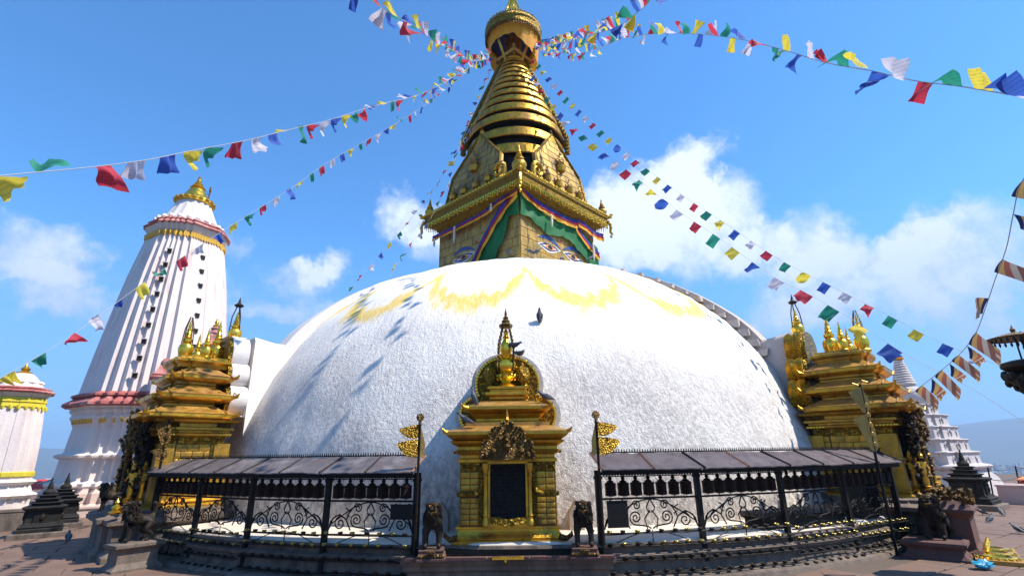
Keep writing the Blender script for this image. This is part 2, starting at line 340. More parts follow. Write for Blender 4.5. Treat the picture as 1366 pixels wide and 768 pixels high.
# ================================================================== SETTING
def terrain():
    mb=MB(); cx,cy=0,20
    rs=[0,20,46,60,90,150,260,420,700,1100,1700,2500,3300,3900,4400,4800,5200,5600,6000,6400,6800]
    n=144; rings=[]
    for i,r in enumerate(rs):
        ring=[]
        for k in range(n):
            a=2*PI*k/n; d=math.degrees(a if a<PI else a-2*PI)
            if r<=46: z=-.05
            elif r<=420: t=(r-46)/374; z=-.05-78*(t**.6); z+=noise.noise((r*.01,a*4,0))*6*t
            else: z=-78
            if r>3500:
                t=min(1,(r-3500)/2600); t=t*t*(3-2*t)
                # a valley rim: high to the right of the view, dipping left, closing in all round
                hh=225+150*(1/(1+math.exp(-(d-38)/5.)))*(1 if d<120 else .5)+45*sin(a*3+1)
                hh+=noise.noise((cos(a)*4,sin(a)*4,1.3))*70+noise.noise((cos(a)*13,sin(a)*13,r*.001))*26
                z=-78+t*hh
            ring.append((cx+r*sin(a),cy+r*cos(a),z))
        rings.append(ring)
    mb.loft([list(reversed(r)) for r in rings],caps=False)
    m=mat('valley_ground',(.085,.09,.06),.95,0,.3,(.22,.19,.15),.3,.004,.2,.02)
    return struct('terrain',mb,m,smooth=60)
terrain()
def city():
    mb=MB(); rnd=random.Random(3)
    for i in range(5200):
        a=R(rnd.uniform(-62,62)); r=rnd.uniform(430,3400)**1.0
        w=rnd.uniform(7,15); h=rnd.uniform(6,17); d=rnd.uniform(7,14)
        if noise.noise((r*sin(a)*.0035,r*cos(a)*.0035,0))<-.18: continue
        mb.box((r*sin(a),20+r*cos(a),-78+h/2-1),(w,d,h+2),rnd.uniform(0,PI))
    m=mat('city_house_colours',(.46,.40,.36),.85,0,.1,None,0,.05,.1,1); nt=m.node_tree; b=NB(nt)
    p=[n for n in nt.nodes if n.type=='BSDF_PRINCIPLED'][0]; g=b.n('ShaderNodeNewGeometry')
    cr=b.n('ShaderNodeValToRGB'); nt.links.new(g.outputs['Random Per Island'],cr.inputs[0]); e=cr.color_ramp; e.interpolation='CONSTANT'
    e.elements[0].color=(.50,.44,.38,1); e.elements[1].position=.3; e.elements[1].color=(.34,.16,.11,1)
    for q,c in ((.5,(.62,.58,.54,1)),(.68,(.30,.27,.26,1)),(.8,(.52,.32,.22,1)),(.92,(.7,.68,.66,1))): k=e.elements.new(q); k.color=c
    nt.links.new(cr.outputs[0],p.inputs['Base Color'])
    o=obj('city_houses',mb,m,smooth=0,kind='stuff'); tag(o,'far city of small pale and brick houses in the valley below','houses')
    t=MB()
    for i in range(5200):
        a=R(rnd.uniform(-62,62)); r=rnd.uniform(150,3600) if i%3 else rnd.uniform(90,460)
        tt=min(1,max(0,(r-46)/374)); z=-.05-78*(tt**.6) if r<420 else -78
        s=rnd.uniform(3.5,7.5); 
        if r>450 and noise.noise((r*sin(a)*.0035,r*cos(a)*.0035,0))>.10: continue
        pts=[];nn=5
        x0,y0=r*sin(a),20+r*cos(a)
        for zz,rr in ((-.3,.5),(.35,1.),(.9,.6)):
            pts.append([(x0+s*rr*cos(2*PI*k/nn+zz)*rnd.uniform(.75,1.2),y0+s*rr*sin(2*PI*k/nn+zz)*rnd.uniform(.75,1.2),z+s*zz*rnd.uniform(.9,1.1)) for k in range(nn)])
        t.loft(pts)
    o=obj('distant_trees',t,M['foliage'],smooth=0,kind='stuff'); tag(o,'dark green wood on the hill flank and between the far houses','trees')
city()
# plaza: one bed with separately laid slabs, near and in view on both flanks
mb=MB(); mb.lathe([(46,-.06),(46,0.0),(30,.0),(14,.0),(0,.0)],96,(0,20,0),caps=False)
mb.f=[tuple(reversed(f)) for f in mb.f]; 
plaza=struct('plaza',mb,M['joint'],smooth=20)
rnd=random.Random(11)
slab_meshes=[]
for k in range(6):
    b=MB(); w,d=.96,.62; j=[rnd.uniform(-.012,.012) for _ in range(4)]
    p=[(-w/2+j[0],-d/2),(w/2+j[1],-d/2+j[2]),(w/2,d/2),(-w/2,d/2+j[3])]
    b.loft([[(x,y,-.02) for x,y in p],[(x,y,.012) for x,y in p],[(x*.985,y*.98,.02) for x,y in p]]); me=b.mesh('paving_slab',30); me.materials.append(M['slab']); slab_meshes.append(me)
far=MB(); cnt=0; cand=[]
th=R(33)
for iu in range(-44,45):
    for iv in range(-56,58):
        u=iu*.99+(.5 if iv%2 else 0); v=iv*.65
        x=u*cos(th)-v*sin(th); y=14+u*sin(th)+v*cos(th)
        if y<4 or math.hypot(x-CX,y-CY)<13.0 or math.hypot(x,y-20)>44: continue
        a=math.degrees(math.atan2(x,y))
        if abs(a)>47 or abs(a)<24 and y<25: continue
        if y>34: continue
        cand.append((math.hypot(x,y),x,y))
cand.sort()
for i,(dd,x,y) in enumerate(cand):
    if i<300:
        o=obj('paving_slab',slab_meshes[i%6],M['slab'],plaza); o.location=(x,y,.004+rnd.uniform(-.003,.004)); o.rotation_euler=(rnd.uniform(-.006,.006),rnd.uniform(-.006,.006),th)
    else: far.box((x,y,.006+rnd.uniform(-.004,.006)),(.965,.625,.03),th)
obj('paving_slab',far,M['slab'],plaza,smooth=0,kind='stuff',label='farther paving slabs laid in rows')
# ================================================================== TERRACE around the stupa foot
mb=MB()
mb.lathe([(12.72,0),(12.70,.05),(12.58,.06),(12.50,.10),(12.45,.12),(12.42,.30),(12.5,.33),(12.53,.39),(12.47,.41),(12.40,.43),(12.40,.50),(12.46,.52),(12.44,.56),(12.2,.575),(10.6,.66)],180,(CX,CY,0),caps=False)
mb.f=[tuple(reversed(f)) for f in mb.f] if False else mb.f
terr=struct('terrace',mb,M['stone'],smooth=30)
m_led=mat('sunlit_tone_ledge',(.60,.54,.46),.8,0,.07,(.42,.34,.26),.3,2.,.8,18)  # sunlit brightness of the ledge put into its pale colour
mb=MB(); mb.lathe([(12.36,.565),(12.33,.60),(12.28,.612),(11.5,.635),(10.7,.68)],180,(CX,CY,0),caps=False)
obj('ledge_coping',mb,m_led,terr,smooth=30)
# ================================================================== STUPA
stupa=thing('stupa','huge whitewashed dome with gilded square tower and ringed spire','stupa',(CX,CY,0))
PROF=[(11.10,.60),(11.08,1.2),(11.0,1.8),(10.88,2.3),(10.72,2.8),(10.54,3.3),(10.33,3.8),(10.07,4.3),(9.76,4.8),(9.43,5.3),(9.05,5.78),(8.58,6.26),(8.07,6.72),(7.45,7.2),(6.75,7.68),(5.9,8.15),(4.85,8.6),(3.9,8.95),(3.3,9.12),(0.4,9.3)]
def rdome(z):
    for (r0,z0),(r1,z1) in zip(PROF,PROF[1:]):
        if z0<=z<=z1: return r0+(r1-r0)*(z-z0)/(z1-z0)
    return PROF[0][0]
prof=[]
for i in range(len(PROF)-1):       # smooth profile by Catmull-Rom
    p=[Vector(PROF[max(i-1,0)]),Vector(PROF[i]),Vector(PROF[i+1]),Vector(PROF[min(i+2,len(PROF)-1)])]
    for k in range(6):
        t=k/6; q=.5*((2*p[1])+(-p[0]+p[2])*t+(2*p[0]-5*p[1]+4*p[2]-p[3])*t*t+(-p[0]+3*p[1]-3*p[2]+p[3])*t**3); prof.append((q.x,q.y))
mb=MB(); n=360; rings=[]
for r,z in prof:
    ring=[]
    for k in range(n):
        a=2*PI*k/n; dr=noise.noise((cos(a)*r*.45,sin(a)*r*.45,z*.45))*.07+noise.noise((cos(a)*r*1.7,sin(a)*r*1.7,z*.9))*.022
        dr+=noise.noise((cos(a)*40,sin(a)*40,z*.5))*.012
        ring.append(((r+dr)*sin(a),-(r+dr)*cos(a),z+dr*.3))
    rings.append(ring)
mb.loft(rings,caps=True)
obj('dome',mb,M['dome'],stupa,smooth=60)
# link ridges with stone steps running down the dome towards the corner shrines
def ridge(phi,matr,stepmat,wide,seed):
    rd=random.Random(seed); a=R(phi); d=Vector((sin(a),-cos(a),0)); t=Vector((cos(a),sin(a),0))
    mb=MB(); rings=[]
    for i in range(26):
        z=3.0+(8.9-3.0)*i/25; r=rdome(z); h=.30 if z<5.5 else max(.07,.30-(z-5.5)*.08)
        if z<5.0: h=.30+ (5.0-z)*.0
        w=wide*(1 if z<6 else max(.55,1-(z-6)*.17))
        nrm=(d*(9.5)+Vector((0,0,max(.5,(z-1)*1.3)))).normalized()
        c=d*r+Vector((0,0,z))
        rings.append([tuple(c-nrm*.3-t*w),tuple(c+nrm*h-t*w*.88),tuple(c+nrm*(h+.03)),tuple(c+nrm*h+t*w*.88),tuple(c-nrm*.3+t*w)])
    mb.loft(rings,True,False); obj('ridge',mb,matr,stupa,smooth=60,label='plastered ridge running up the dome')
    # link wall between the dome and the back of the corner shrine
    mb=MB(); r1=10.95
    prof2=[(8.6,5.42),(9.4,5.10),(10.2,5.12),(10.75,5.22)]
    rings=[]
    for r,z in prof2:
        rings.append([tuple(d*r-t*wide*1.15+Vector((0,0,.8))),tuple(d*r-t*wide*1.0+Vector((0,0,z-.12))),tuple(d*r-t*wide*.8+Vector((0,0,z))),tuple(d*r+t*wide*.8+Vector((0,0,z))),tuple(d*r+t*wide*1.0+Vector((0,0,z-.12))),tuple(d*r+t*wide*1.15+Vector((0,0,.8)))])
    mb.loft(rings); obj('link_wall',mb,matr,stupa,smooth=50)
    if stepmat:
        for i in range(13):
            z=4.7+i*.33; r=rdome(z)+.10
            s=.26 if z<5.8 else .20 if z<7 else .15
            for sd in (-1,):
                b=MB(); b.box((0,0,0),(s*1.15,s*1.35,s*.85),0,.86); b.v=[(x+rd.uniform(-.03,.03),y+rd.uniform(-.03,.03),z_+rd.uniform(-.03,.03)) for x,y,z_ in b.v]
                p=d*r-t*(wide*.92)
                o=obj('step_stone',b,stepmat,stupa,loc=(p.x,p.y,z),rz=a+rd.uniform(-.1,.1),smooth=30)
ridge(47.9,M['plaster_grey'],M['plaster_grey'],.52,1)
ridge(-46.3,M['white_clean'],None,.52,2)
# --- harmika (square gilded tower)
ROT=R(1.5)
def fr(i): # outward direction, tangent of face i; faces 0 = left facing, 1 = right facing, 2,3 behind
    a=R((-45,45,135,225)[i])+ROT
    return Vector((sin(a),-cos(a),0)),Vector((cos(a),sin(a),0)),a
h_=MB(); h_.M=Matrix.Rotation(R(45)+ROT,4,'Z'); h_.mould(rect(2.5,2.5),[(0,8.9),(0,12.1)]); harm=obj('harmika',h_,M['gold_dull'],stupa,smooth=20)
pm={}
def platemesh(w,h,nm='gilt_panel',t=.03,m='gold_dull'):
    k=(round(w,2),round(h,2),m)
    if k not in pm:
        b=MB(); b.loft([[(-w/2,0,-h/2),(w/2,0,-h/2),(w/2,0,h/2),(-w/2,0,h/2)],[(-w/2,-t*.7,-h/2),(w/2,-t*.7,-h/2),(w/2,-t*.7,h/2),(-w/2,-t*.7,h/2)],[(-w/2+.015,-t,-h/2+.015),(w/2-.015,-t,-h/2+.015),(w/2-.015,-t,h/2-.015),(-w/2+.015,-t,h/2-.015)]])
        me=b.mesh(nm,30); me.materials.append(M[m]); pm[k]=me
    return pm[k]
rp=random.Random(5)
for i in range(4):
    d,t,a=fr(i)
    for row in range(8):
        z=9.12+row*.385; s=-2.5; first=True; ws=[.45,.7,.9]
        while s<2.49:
            w=(.40 if row%2 else .72) if first else .78; first=False
            w=min(w,2.5-s)
            if 2.5-s-w<.25: w=2.5-s
            c=d*2.502+t*(s+w/2)
            o=obj('gilt_panel',platemesh(w-.022,.362),M['gold_dull'],harm,loc=(c.x,c.y,z),rz=a)
            o.rotation_euler=(rp.uniform(-.006,.006),0,a+rp.uniform(-.004,.004)); s+=w
# painted eyes: flat paint laid on the metal, each layer a hair proud
def eye_layers(face,s0,z0,flip,parent):
    d,t,a=fr(face); sg=-1 if flip else 1
    def P3(u,v,o): q=d*(2.54+o)+t*(s0+sg*u); return (q.x,q.y,z0+v)
    def blob(pts,o,m,lab):
        b=MB(); p=[P3(u,v,o) for u,v in pts]
        if flip: p=p[::-1]
        b.slab(p,d*.004); obj('painted_eye_layer',b,M[m],parent,smooth=0,label=lab)
    def almond(w,h,dip,dy=0,n=18):
        up=[];lo=[]
        for k in range(n+1):
            u=-1+2*k/n; e=(1-abs(u)**2.2)
            up.append((u*w,dy+h*(.55*e)-dip*(1-u*u)*(-.1)+.10*u*h)); lo.append((u*w,dy-h*(.75*e)*(.6+.4*cos(u*2.2))+.10*u*h))
        return lo+up[::-1][1:-1]
    blob(almond(.76,.31,.0),.000,'eye_white','white rim of a painted eye')
    blob(almond(.66,.225,.0),.006,'eye_blue','blue field of a painted eye')
    blob(almond(.48,.115,.0,-.005),.012,'eye_white','white of a painted eye')
    blob([(x*.30+.03,y*.105) for x,y in [(cos(k*PI/8),sin(k*PI/8)) for k in range(16)]],.018,'eye_orange','orange iris of a painted eye')
    blob([(x*.15+.03,y*.085) for x,y in [(cos(k*PI/8),sin(k*PI/8)) for k in range(16)]],.024,'eye_black','black pupil of a painted eye')
    blob([(-.50,.07),(-.30,.125),(0,.145),(.3,.125),(.52,.06),(.3,.095),(0,.108),(-.3,.085)][::-1],.024,'eye_black','upper lid line of a painted eye')
    # brow
    n=14; o1=[];o2=[]
    for k in range(n+1):
        u=-1+2*k/n; y=.40-.20*u*u-.06*u; th_=.075*(1-abs(u)**2)+.016
        o1.append((u*.72+.02,y+th_)); o2.append((u*.72+.02,y-th_))
    blob(o2+o1[::-1],.0,'eye_blue','dark blue painted eyebrow')
for face in (0,1,2,3):
    e=bpy.data.objects.new('painted_eyes',None)
    # eye group as one part: carrier plate strip behind the paint keeps it a mesh
    d,t,a=fr(face)
    b=MB(); q=d*2.532; 
    b.slab([tuple(q+t*(.03+.075*cos(k*PI/6))+Vector((0,0,10.55+.085*sin(k*PI/6)))) for k in range(12)],d*.008)
    eyes=obj('painted_eyes',b,M['eye_red'],stupa,smooth=0,label='pair of painted eyes with a red brow dot')
    eye_layers(face,-.78,10.06,False,eyes); eye_layers(face,.84,10.06,True,eyes)
    b=MB(); pts=[]
    for k in range(22):
        u=k/21; ang=-PI*.2+u*2.4*PI; rr=.13*(1-u*.45); pts.append(tuple(d*2.545+t*(.03+rr*cos(ang))+Vector((0,0,9.72+rr*sin(ang)-.28*max(0,u-.75)*4*.5))))
    b.tube(pts,.03,6); obj('painted_nose',b,M['eye_blue'],eyes,smooth=60,label='curled dark blue nose mark')
# cornice
def rotmb(): b=MB(); b.M=Matrix.Rotation(R(45)+ROT,4,'Z'); return b
b=rotmb(); b.mould(rect(2.5,2.5),[(.0,11.75),(.12,11.8),(.12,11.9),(.28,11.97),(.28,12.02),(.52,12.1),(.52,12.42),(.58,12.46),(.58,12.52),(.42,12.6),(.2,12.66),(-.9,12.72)]); cor=obj('cornice',b,M['gold_fine'],stupa,smooth=30)
b=rotmb()
for s in range(-29,30):
    for k in range(4):
        mm=Matrix.Rotation(PI/2*k,4,'Z')@Vector((s*.102,-3.05,0)); hh=.22+.07*(s%3==0)
        b.lathe([(.004,-hh),(.030,-hh+.05),(.008,-hh+.09),(.034,-.05),(.02,0)],5,(mm.x,mm.y,12.14+.03*(s%2)))
obj('pendant',b,M['gold_bright'],cor,kind='stuff',label='row of small gilt pendants hanging from the cornice')
b=rotmb()
for s in range(-30,31):
    for k in range(4):
        mm=Matrix.Rotation(PI/2*k,4,'Z')@Vector((s*.1,-3.04,0))
        b.ell((mm.x,mm.y,12.60+.03*(s%2)),(.045,.045,.085),6,4)
obj('cresting',b,M['gold_bright'],cor,kind='stuff',label='beaded gilt cresting on the cornice')
# corner pieces: bell finials and hanging brackets
bell=[(.30,0),(.32,.06),(.24,.12),(.27,.2),(.30,.34),(.26,.44),(.14,.52),(.20,.56),(.20,.62),(.12,.66),(.15,.70),(.10,.76),(.12,.8),(.07,.88),(.09,.91),(.05,1.0),(.06,1.04),(.015,1.2),(.001,1.25)]
def finial_mesh(sc=1.,n=14):
    b=MB(); b.lathe([(r*sc,z*sc) for r,z in bell],n); return b
for k in range(4):
    a=ROT+PI/2*k; c=Vector((sin(a),-cos(a),0))*(4.05 if k!=0 else 4.0)
    obj('corner_finial',finial_mesh(1.02 if k==0 else .78),M['gold'],cor,loc=(c.x,c.y,12.56))
    b=MB(); b.tube([(0,0,0),(.12,0,-.25),(.1,0,-.6),(.22,0,-.72)],.06,6,[1.4,1,1,.5])
    for q in range(5): b.ell((.12+.03*(q%2),.03*(q%3-1),-.2-.15*q),(.06,.06,.08),6,4)
    b.ell((.1,0,.2),(.14,.08,.1),6,4); b.ell((.2,0,.32),(.09,.05,.06),6,4)
    c=Vector((sin(a),-cos(a),0))*4.28; obj('corner_bracket',b,M['gold'],cor,loc=(c.x,c.y,12.35),rz=a-PI/2)
    if k==0:
        for sg in (-1,1):
            b=MB(); pts=[]
            for j in range(26):
                u=j/25; ang=PI*.9-u*2.6*PI; rr=.32*(1-.62*u); pts.append((rr*cos(ang)*sg+.34*sg,0,.42+rr*sin(ang)))
            b.tube([(.1*sg,0,-.1),(.02*sg,0,.25)]+pts,.085,6,[1]+[1.2]+[1.2-.9*j/25 for j in range(26)])
            p=Vector((sin(a+sg*.16),-cos(a+sg*.16),0))*3.55; obj('curled_crest',b,M['gold'],cor,loc=(p.x,p.y,12.7),rz=a+sg*.78)
# gable shields on the four faces
def buddha_mesh(sc):
    b=MB()
    b.lathe([(.10,-.02),(.17,.0),(.20,.06),(.15,.09),(.18,.13),(.20,.15),(.1,.17)],12,sx=1,sy=.7)
    b.ell((0,-.02,.21),(.19,.11,.065),10,6); b.lathe([(.10,.2),(.085,.3),(.12,.42),(.11,.47),(.035,.5),(.03,.53)],10,sy=.6)
    for s in (-1,1): b.tube([(s*.12,0,.45),(s*.165,-.02,.33),(s*.08,-.1,.25)],.032,6)
    b.ell((0,-.01,.59),(.058,.058,.075),8,6); b.ell((0,-.005,.675),(.026,.026,.035),6,4)
    b.lathe([(.17,.0),(.17,.02)],16,(0,0,0))
    b.M=None; b.v=[(x*sc,y*sc,z*sc) for x,y,z in b.v]
    return b.mesh('buddha_figure',50)
bud=buddha_mesh(1.0); bud.materials.append(M['gold_bright'])
outline=[(-1.70,12.70),(1.70,12.70),(1.56,14.15),(.0,15.95),(-1.56,14.15)]
LEAN=.17
for i in range(4):
    d,t,a=fr(i); off=2.82; OF=lambda z:off-LEAN*(z-12.7)
    b=MB(); b.slab([tuple(d*OF(z)+t*(s)+Vector((0,0,z))) for s,z in outline],-d*.16); g=obj('gable_shield',b,M['gold_dull'],stupa,smooth=20)
    # framing border
    b=MB(); o3=[Vector((s,z)) for s,z in outline]
    for p,q in zip(o3,o3[1:]+o3[:1]):
        b.tube([tuple(d*(OF(p.y)+.03)+t*p.x+Vector((0,0,p.y))),tuple(d*(OF(q.y)+.03)+t*q.x+Vector((0,0,q.y)))],.06,6)
    obj('gable_border',b,M['gold_fine'],g)
    for row in range(8):
        z=12.9+row*.345
        lim=lambda z:(1.66-.14*(z-12.7)/1.35) if z<14.15 else 1.52*(15.95-z)/1.8
        hw=min(lim(z),lim(z+.17))-.06
        if hw<.2: continue
        s=-hw; first=True
        while s<hw-.02:
            w=(.35 if row%2 else .6) if first else .62; first=False; w=min(w,hw-s)
            if hw-s-w<.2: w=hw-s
            c=d*(OF(z)+.004)+t*(s+w/2)
            o=obj('gilt_panel',platemesh(w-.02,.325),M['gold_dull'],g,loc=(c.x,c.y,z),rz=a); o.rotation_euler=(-math.atan(LEAN),0,a); s+=w
    for s,z,sc in [(-1.1,12.98,.82),(-.36,12.98,.82),(.40,12.98,.82),(1.16,12.98,.82),(.08,14.05,1.15)]:
        c=d*(OF(z)+.12)+t*(s-.06); o=obj('buddha_figure',bud,M['gold_dull'],g,loc=(c.x,c.y,z),rz=a); o.scale=(sc,sc,sc)
        b=MB(); b.lathe([(.16*sc,-.18*sc),(.21*sc,0),(.21*sc,.02)],10); obj('bracket',b,M['gold'],g,loc=(c.x,c.y,z))
    # apex bell
    c=d*(OF(15.95)-.1); obj('apex_finial',finial_mesh(.5,10),M['bronze'] if i==1 else M['gold'],g,loc=(c.x,c.y,15.95))
# --- thirteen rings
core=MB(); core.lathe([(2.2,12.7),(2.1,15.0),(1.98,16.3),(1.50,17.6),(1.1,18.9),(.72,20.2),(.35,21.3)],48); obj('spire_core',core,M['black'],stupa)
zs=[14.55,15.45,16.25,16.98,17.64,18.22,18.74,19.22,19.65,20.05,20.41,20.74,21.04]
def rr_(z): return max(.5,min(2.36,2.9-(z-14.9)*.362))
for k,z in enumerate(zs):
    h=(zs[k+1]-z if k<12 else .28)*.58; r=rr_(z)+.02
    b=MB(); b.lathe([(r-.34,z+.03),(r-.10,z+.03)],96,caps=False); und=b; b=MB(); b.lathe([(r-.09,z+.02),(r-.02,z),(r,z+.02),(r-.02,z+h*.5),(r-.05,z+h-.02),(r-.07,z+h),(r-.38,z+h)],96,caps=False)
    ring=obj('spire_ring',b,M['gold'],stupa,smooth=50); obj('ring_under_shade',und,M['black'],ring)  # black disc paints shade on the underside of each gilt ring
    if k<8:
        nn=int(2*PI*r/.42)
        bb=MB(); w=2*PI/nn
        rowh=h-.06
        c0=[]
        for q in (0,):
            bb.lathe([(r+.004,.03),(r+.012,.04),(r-.03,rowh),(r-.045,rowh+.01)],3,a0=.012,a1=w-.012,caps=False)
        me=bb.mesh('ring_panel',30); me.materials.append(M['gold'])
        for q in range(nn):
            o=obj('ring_panel',me,M['gold'],ring); o.location=(0,0,z); o.rotation_euler=(0,0,q*w+k*.2)
# diagonal gilt chains from crown to gables
for az_ in (-76,76,-112,112):
    a=R(az_); d=Vector((sin(a),-cos(a),0)); b=MB()
    for j in range(30):
        u=j/29; z=21.5-u*5.9; r=rr_(z)+.10+.1*u
        b.ell((d.x*r,d.y*r,z),(.10+.06*u,.10+.06*u,.13),6,4)
    b.tube([tuple(d*(rr_(21.5)+.1)+Vector((0,0,21.5))),tuple(d*(rr_(15.6)+.2)+Vector((0,0,15.6)))],.09,6)
    obj('gilt_ribbon',b,M['gold_fine'],stupa)
# --- crown
b=MB(); b.lathe([(.5,21.2),(.62,21.35),(.45,21.6),(.4,22.2),(.5,23.1)],16)
for k in range(4):
    a=PI/4+k*PI/2+ROT; d=Vector((sin(a),-cos(a),0)); b.tube([tuple(d*.55+Vector((0,0,21.15))),tuple(d*1.18+Vector((0,0,22.3))),tuple(d*1.3+Vector((0,0,23.1)))],.07,6)
crown=obj('crown_frame',b,M['gold'],stupa)
b=MB()
for k in range(4):
    a=k*PI/2+ROT; d1=Vector((sin(a),-cos(a),0)); d2=Vector((sin(a+PI/2),-cos(a+PI/2),0)); 
    b.tube([tuple(d1*.95+Vector((0,0,21.5))),tuple(d2*.95+Vector((0,0,21.5)))],.09,4)
    b.tube([tuple(d1*1.0+Vector((0,0,21.75))),tuple(d1*.3+Vector((0,0,21.3)))],.07,4)
obj('crown_beam',b,M['gold_dull'],stupa)
b=MB(); b.lathe([(1.30,22.82),(1.47,22.82),(1.50,22.90),(1.47,23.12),(1.52,23.2),(1.50,23.34),(1.42,23.38),(1.38,23.5),(1.22,23.66),(.85,23.84),(.45,23.98),(.36,24.06),(.36,24.3),(.1,24.4)],64,caps=False); obj('canopy',b,M['gold_relief'],crown)
b=MB(); b.lathe([(1.32,22.86),(.2,22.92)],48,caps=False); obj('canopy_soffit',b,M['blue_cloth'],crown)
b=MB()
for k in range(72):
    a=2*PI*k/72; b.lathe([(.004,-.26),(.05,-.15),(.012,-.08),(.05,0)],5,(1.46*sin(a),-1.46*cos(a),22.86)); b.ell((1.44*sin(a),-1.44*cos(a),23.42+.04*(k%2)),(.055,.055,.09),5,4)
obj('canopy_fringe',b,M['gold_brown'],crown,kind='stuff',label='gilt fringe hanging from the canopy rim')
b=MB(); rings=[]
for j in range(7):
    ring=[]
    for k in range(48):
        a=R(-150)+R(300)*k/47+0; u=j/6
        hem=22.20-.06*abs(sin(a*2.))-.85*max(0,a-.05)**.7-.7*max(0,-a-1.0)**.8
        z=22.88+(max(hem,21.25)-22.88)*u; rr=1.33-.10*u+.035*sin(a*17+u*2)
        ring.append((rr*sin(a),-rr*cos(a),z))
    rings.append(ring)
b.loft(rings,False,False); obj('crown_curtain',b,M['orange_cloth'],crown,smooth=80,label='saffron cloth tied round the crown')
b=MB()
for k in range(4):
    a=PI/4+k*PI/2; d=Vector((sin(a),-cos(a),0)); b.tube([tuple(d*.55+Vector((0,0,24.4))),tuple(d*.1+Vector((0,0,25.9)))],.05,6)
b.lathe([(.12,24.5),(.2,24.7),(.28,24.9),(.2,25.1),(.1,25.25),(.16,25.4),(.06,25.7),(.13,25.95),(.03,26.4),(.001,26.8)],16); obj('crown_finial',b,M['gold_bright'],crown)
# --- cloth on the harmika: separate things hanging from it
def cloth(name,face,cols,label,top,bot,matn,off=2.66,group=None,cat='curtain',nu=44,nv=10,wave=.035):
    d,t,a=fr(face); b=MB(); rings=[]; t=t*(-1 if face==0 else 1)
    for j in range(nv+1):
        ring=[]
        for i in range(nu+1):
            s=cols[0]+(cols[1]-cols[0])*i/nu; u=j/nv; z=top(s)+(bot(s)-top(s))*u
            o=off+wave*sin(s*9+u*1.5+noise.noise((s*2,u,0))*4)*(.4+.6*u)+.05*noise.noise((s*1.3,u*2,3.))
            q=d*o+t*s; ring.append((q.x+CX,q.y+CY,z))
        rings.append(ring)
    b.loft(rings,False,False); return b
def lerp(pts):
    def f(s):
        for (a,x),(b,y) in zip(pts,pts[1:]):
            if s<=b:
                u=(s-a)/(b-a); u=min(max(u,0),1); return x+(y-x)*u
        return pts[-1][1]
    return f
# right face green drape (two swags)
gtop=lerp([(-2.62,11.95),(-1.2,11.72),(.9,11.62),(1.1,11.55),(2.6,10.95)])
gbot=lerp([(-2.62,10.9),(-2.2,10.95),(-1.7,10.78),(-.9,10.54),(-.5,10.62),(0,10.75),(.6,10.68),(1.2,10.38),(1.9,9.98),(2.35,9.6),(2.62,9.1)])
o=obj('green_drape',cloth('g',1,(-2.64,2.60),'',gtop,gbot,'green_cloth'),M['green_cloth'],smooth=80); tag(o,'dark green cloth swagged across the right face of the gilded tower','drape')
def stripes(name,face,s0,s1,zt,wid,label,off=2.74,diag=False):
    th_=thing(name,label,'valance',(0,0,0))
    for k,(mn,f0,f1) in enumerate((('blue_cloth',0,.40),('red_cloth',.38,.70),('gold_cloth',.68,1.0))):
        top=lambda s:zt(s)-wid*f0; bot=lambda s:zt(s)-wid*f1
        obj('cloth_band',cloth('b',face,(s0,s1),'',top,bot,mn,off+.012*k,nv=4,wave=.025),M[mn],th_,smooth=80,label={'blue_cloth':'blue band','red_cloth':'red band','gold_cloth':'golden yellow band'}[mn])
    return th_
stripes('striped_valance',1,-2.66,1.0,lerp([(-2.66,12.15),(-2.2,11.95),(-1.5,11.80),(-.6,11.72),(.3,11.72),(1.0,11.80)]),.42,'blue, red and yellow valance in a long swag beside the tower corner, right face')
stripes('striped_valance',1,.85,2.62,lerp([(.85,11.72),(1.5,11.22),(2.1,10.92),(2.62,10.72)]),.42,'blue, red and yellow border sloping down the right end of the green drape',2.72)
stripes('striped_valance',1,1.0,2.95,lerp([(1.0,11.88),(1.6,11.80),(2.3,11.66),(2.95,11.72)]),.40,'short blue, red and yellow swag under the right end of the cornice',2.80)
stripes('striped_valance',0,-2.66,2.75,lerp([(-2.66,12.05),(-1.5,11.92),(-.7,11.68),(.4,11.62),(1.4,11.62),(2.75,11.60)]),.28,'blue, red and yellow valance along the top of the tower\'s left face')
# left face: green triangle edged by a sloping striped band
d,t,a=fr(0)
g0=lerp([(-2.62,11.8),(-2.2,11.75),(-1.2,10.95),(-.1,9.4),(.3,8.9)])
o=obj('green_drape',cloth('g',0,(-2.62,-.25),'',g0,lerp([(-2.62,10.95),(-2.1,11.0),(-1.75,10.2),(-1.35,9.6),(-1.1,9.1),(-.05,8.9)]),'green_cloth',2.64),M['green_cloth'],smooth=80); tag(o,'dark green cloth pulled aside on the left face of the gilded tower','drape')
sb=lerp([(-2.62,12.25),(-2.2,12.0),(-1.6,11.55),(-1.1,11.1),(-.6,10.5),(0,9.7),(.5,9.05)])
stripes('striped_valance',0,-2.64,.5,sb,.62,'blue, red and yellow border sloping across the tower\'s left face over the eye',2.72)
# small knotted scarves
for face,s,z,l,lab in [(1,-.95,11.35,.55,'white scarf knotted on the valance left of the painted eyes'),(1,1.95,10.95,.85,'white scarf knotted near the right end of the valance'),(0,1.05,11.5,.8,'long white scarf hanging at the left face of the tower'),(0,-1.25,11.75,.35,'short white scarf knotted by the tower corner, left face'),(0,2.45,11.35,.4,'crumpled white scarf at the far left end of the valance')]:
    d,t,a=fr(face); q=d*2.86+t*(s if face else -s); b=MB()
    b.lathe([(.01,-l),(.075,-l*.8),(.10,-l*.45),(.06,-.12),(.09,-.03),(.03,.04)],7,sx=.7,sy=.5)
    o=obj('ceremonial_scarf',b,M['white_cloth'],loc=(q.x+CX,q.y+CY,z),rz=a,smooth=80); tag(o,lab,'scarf')
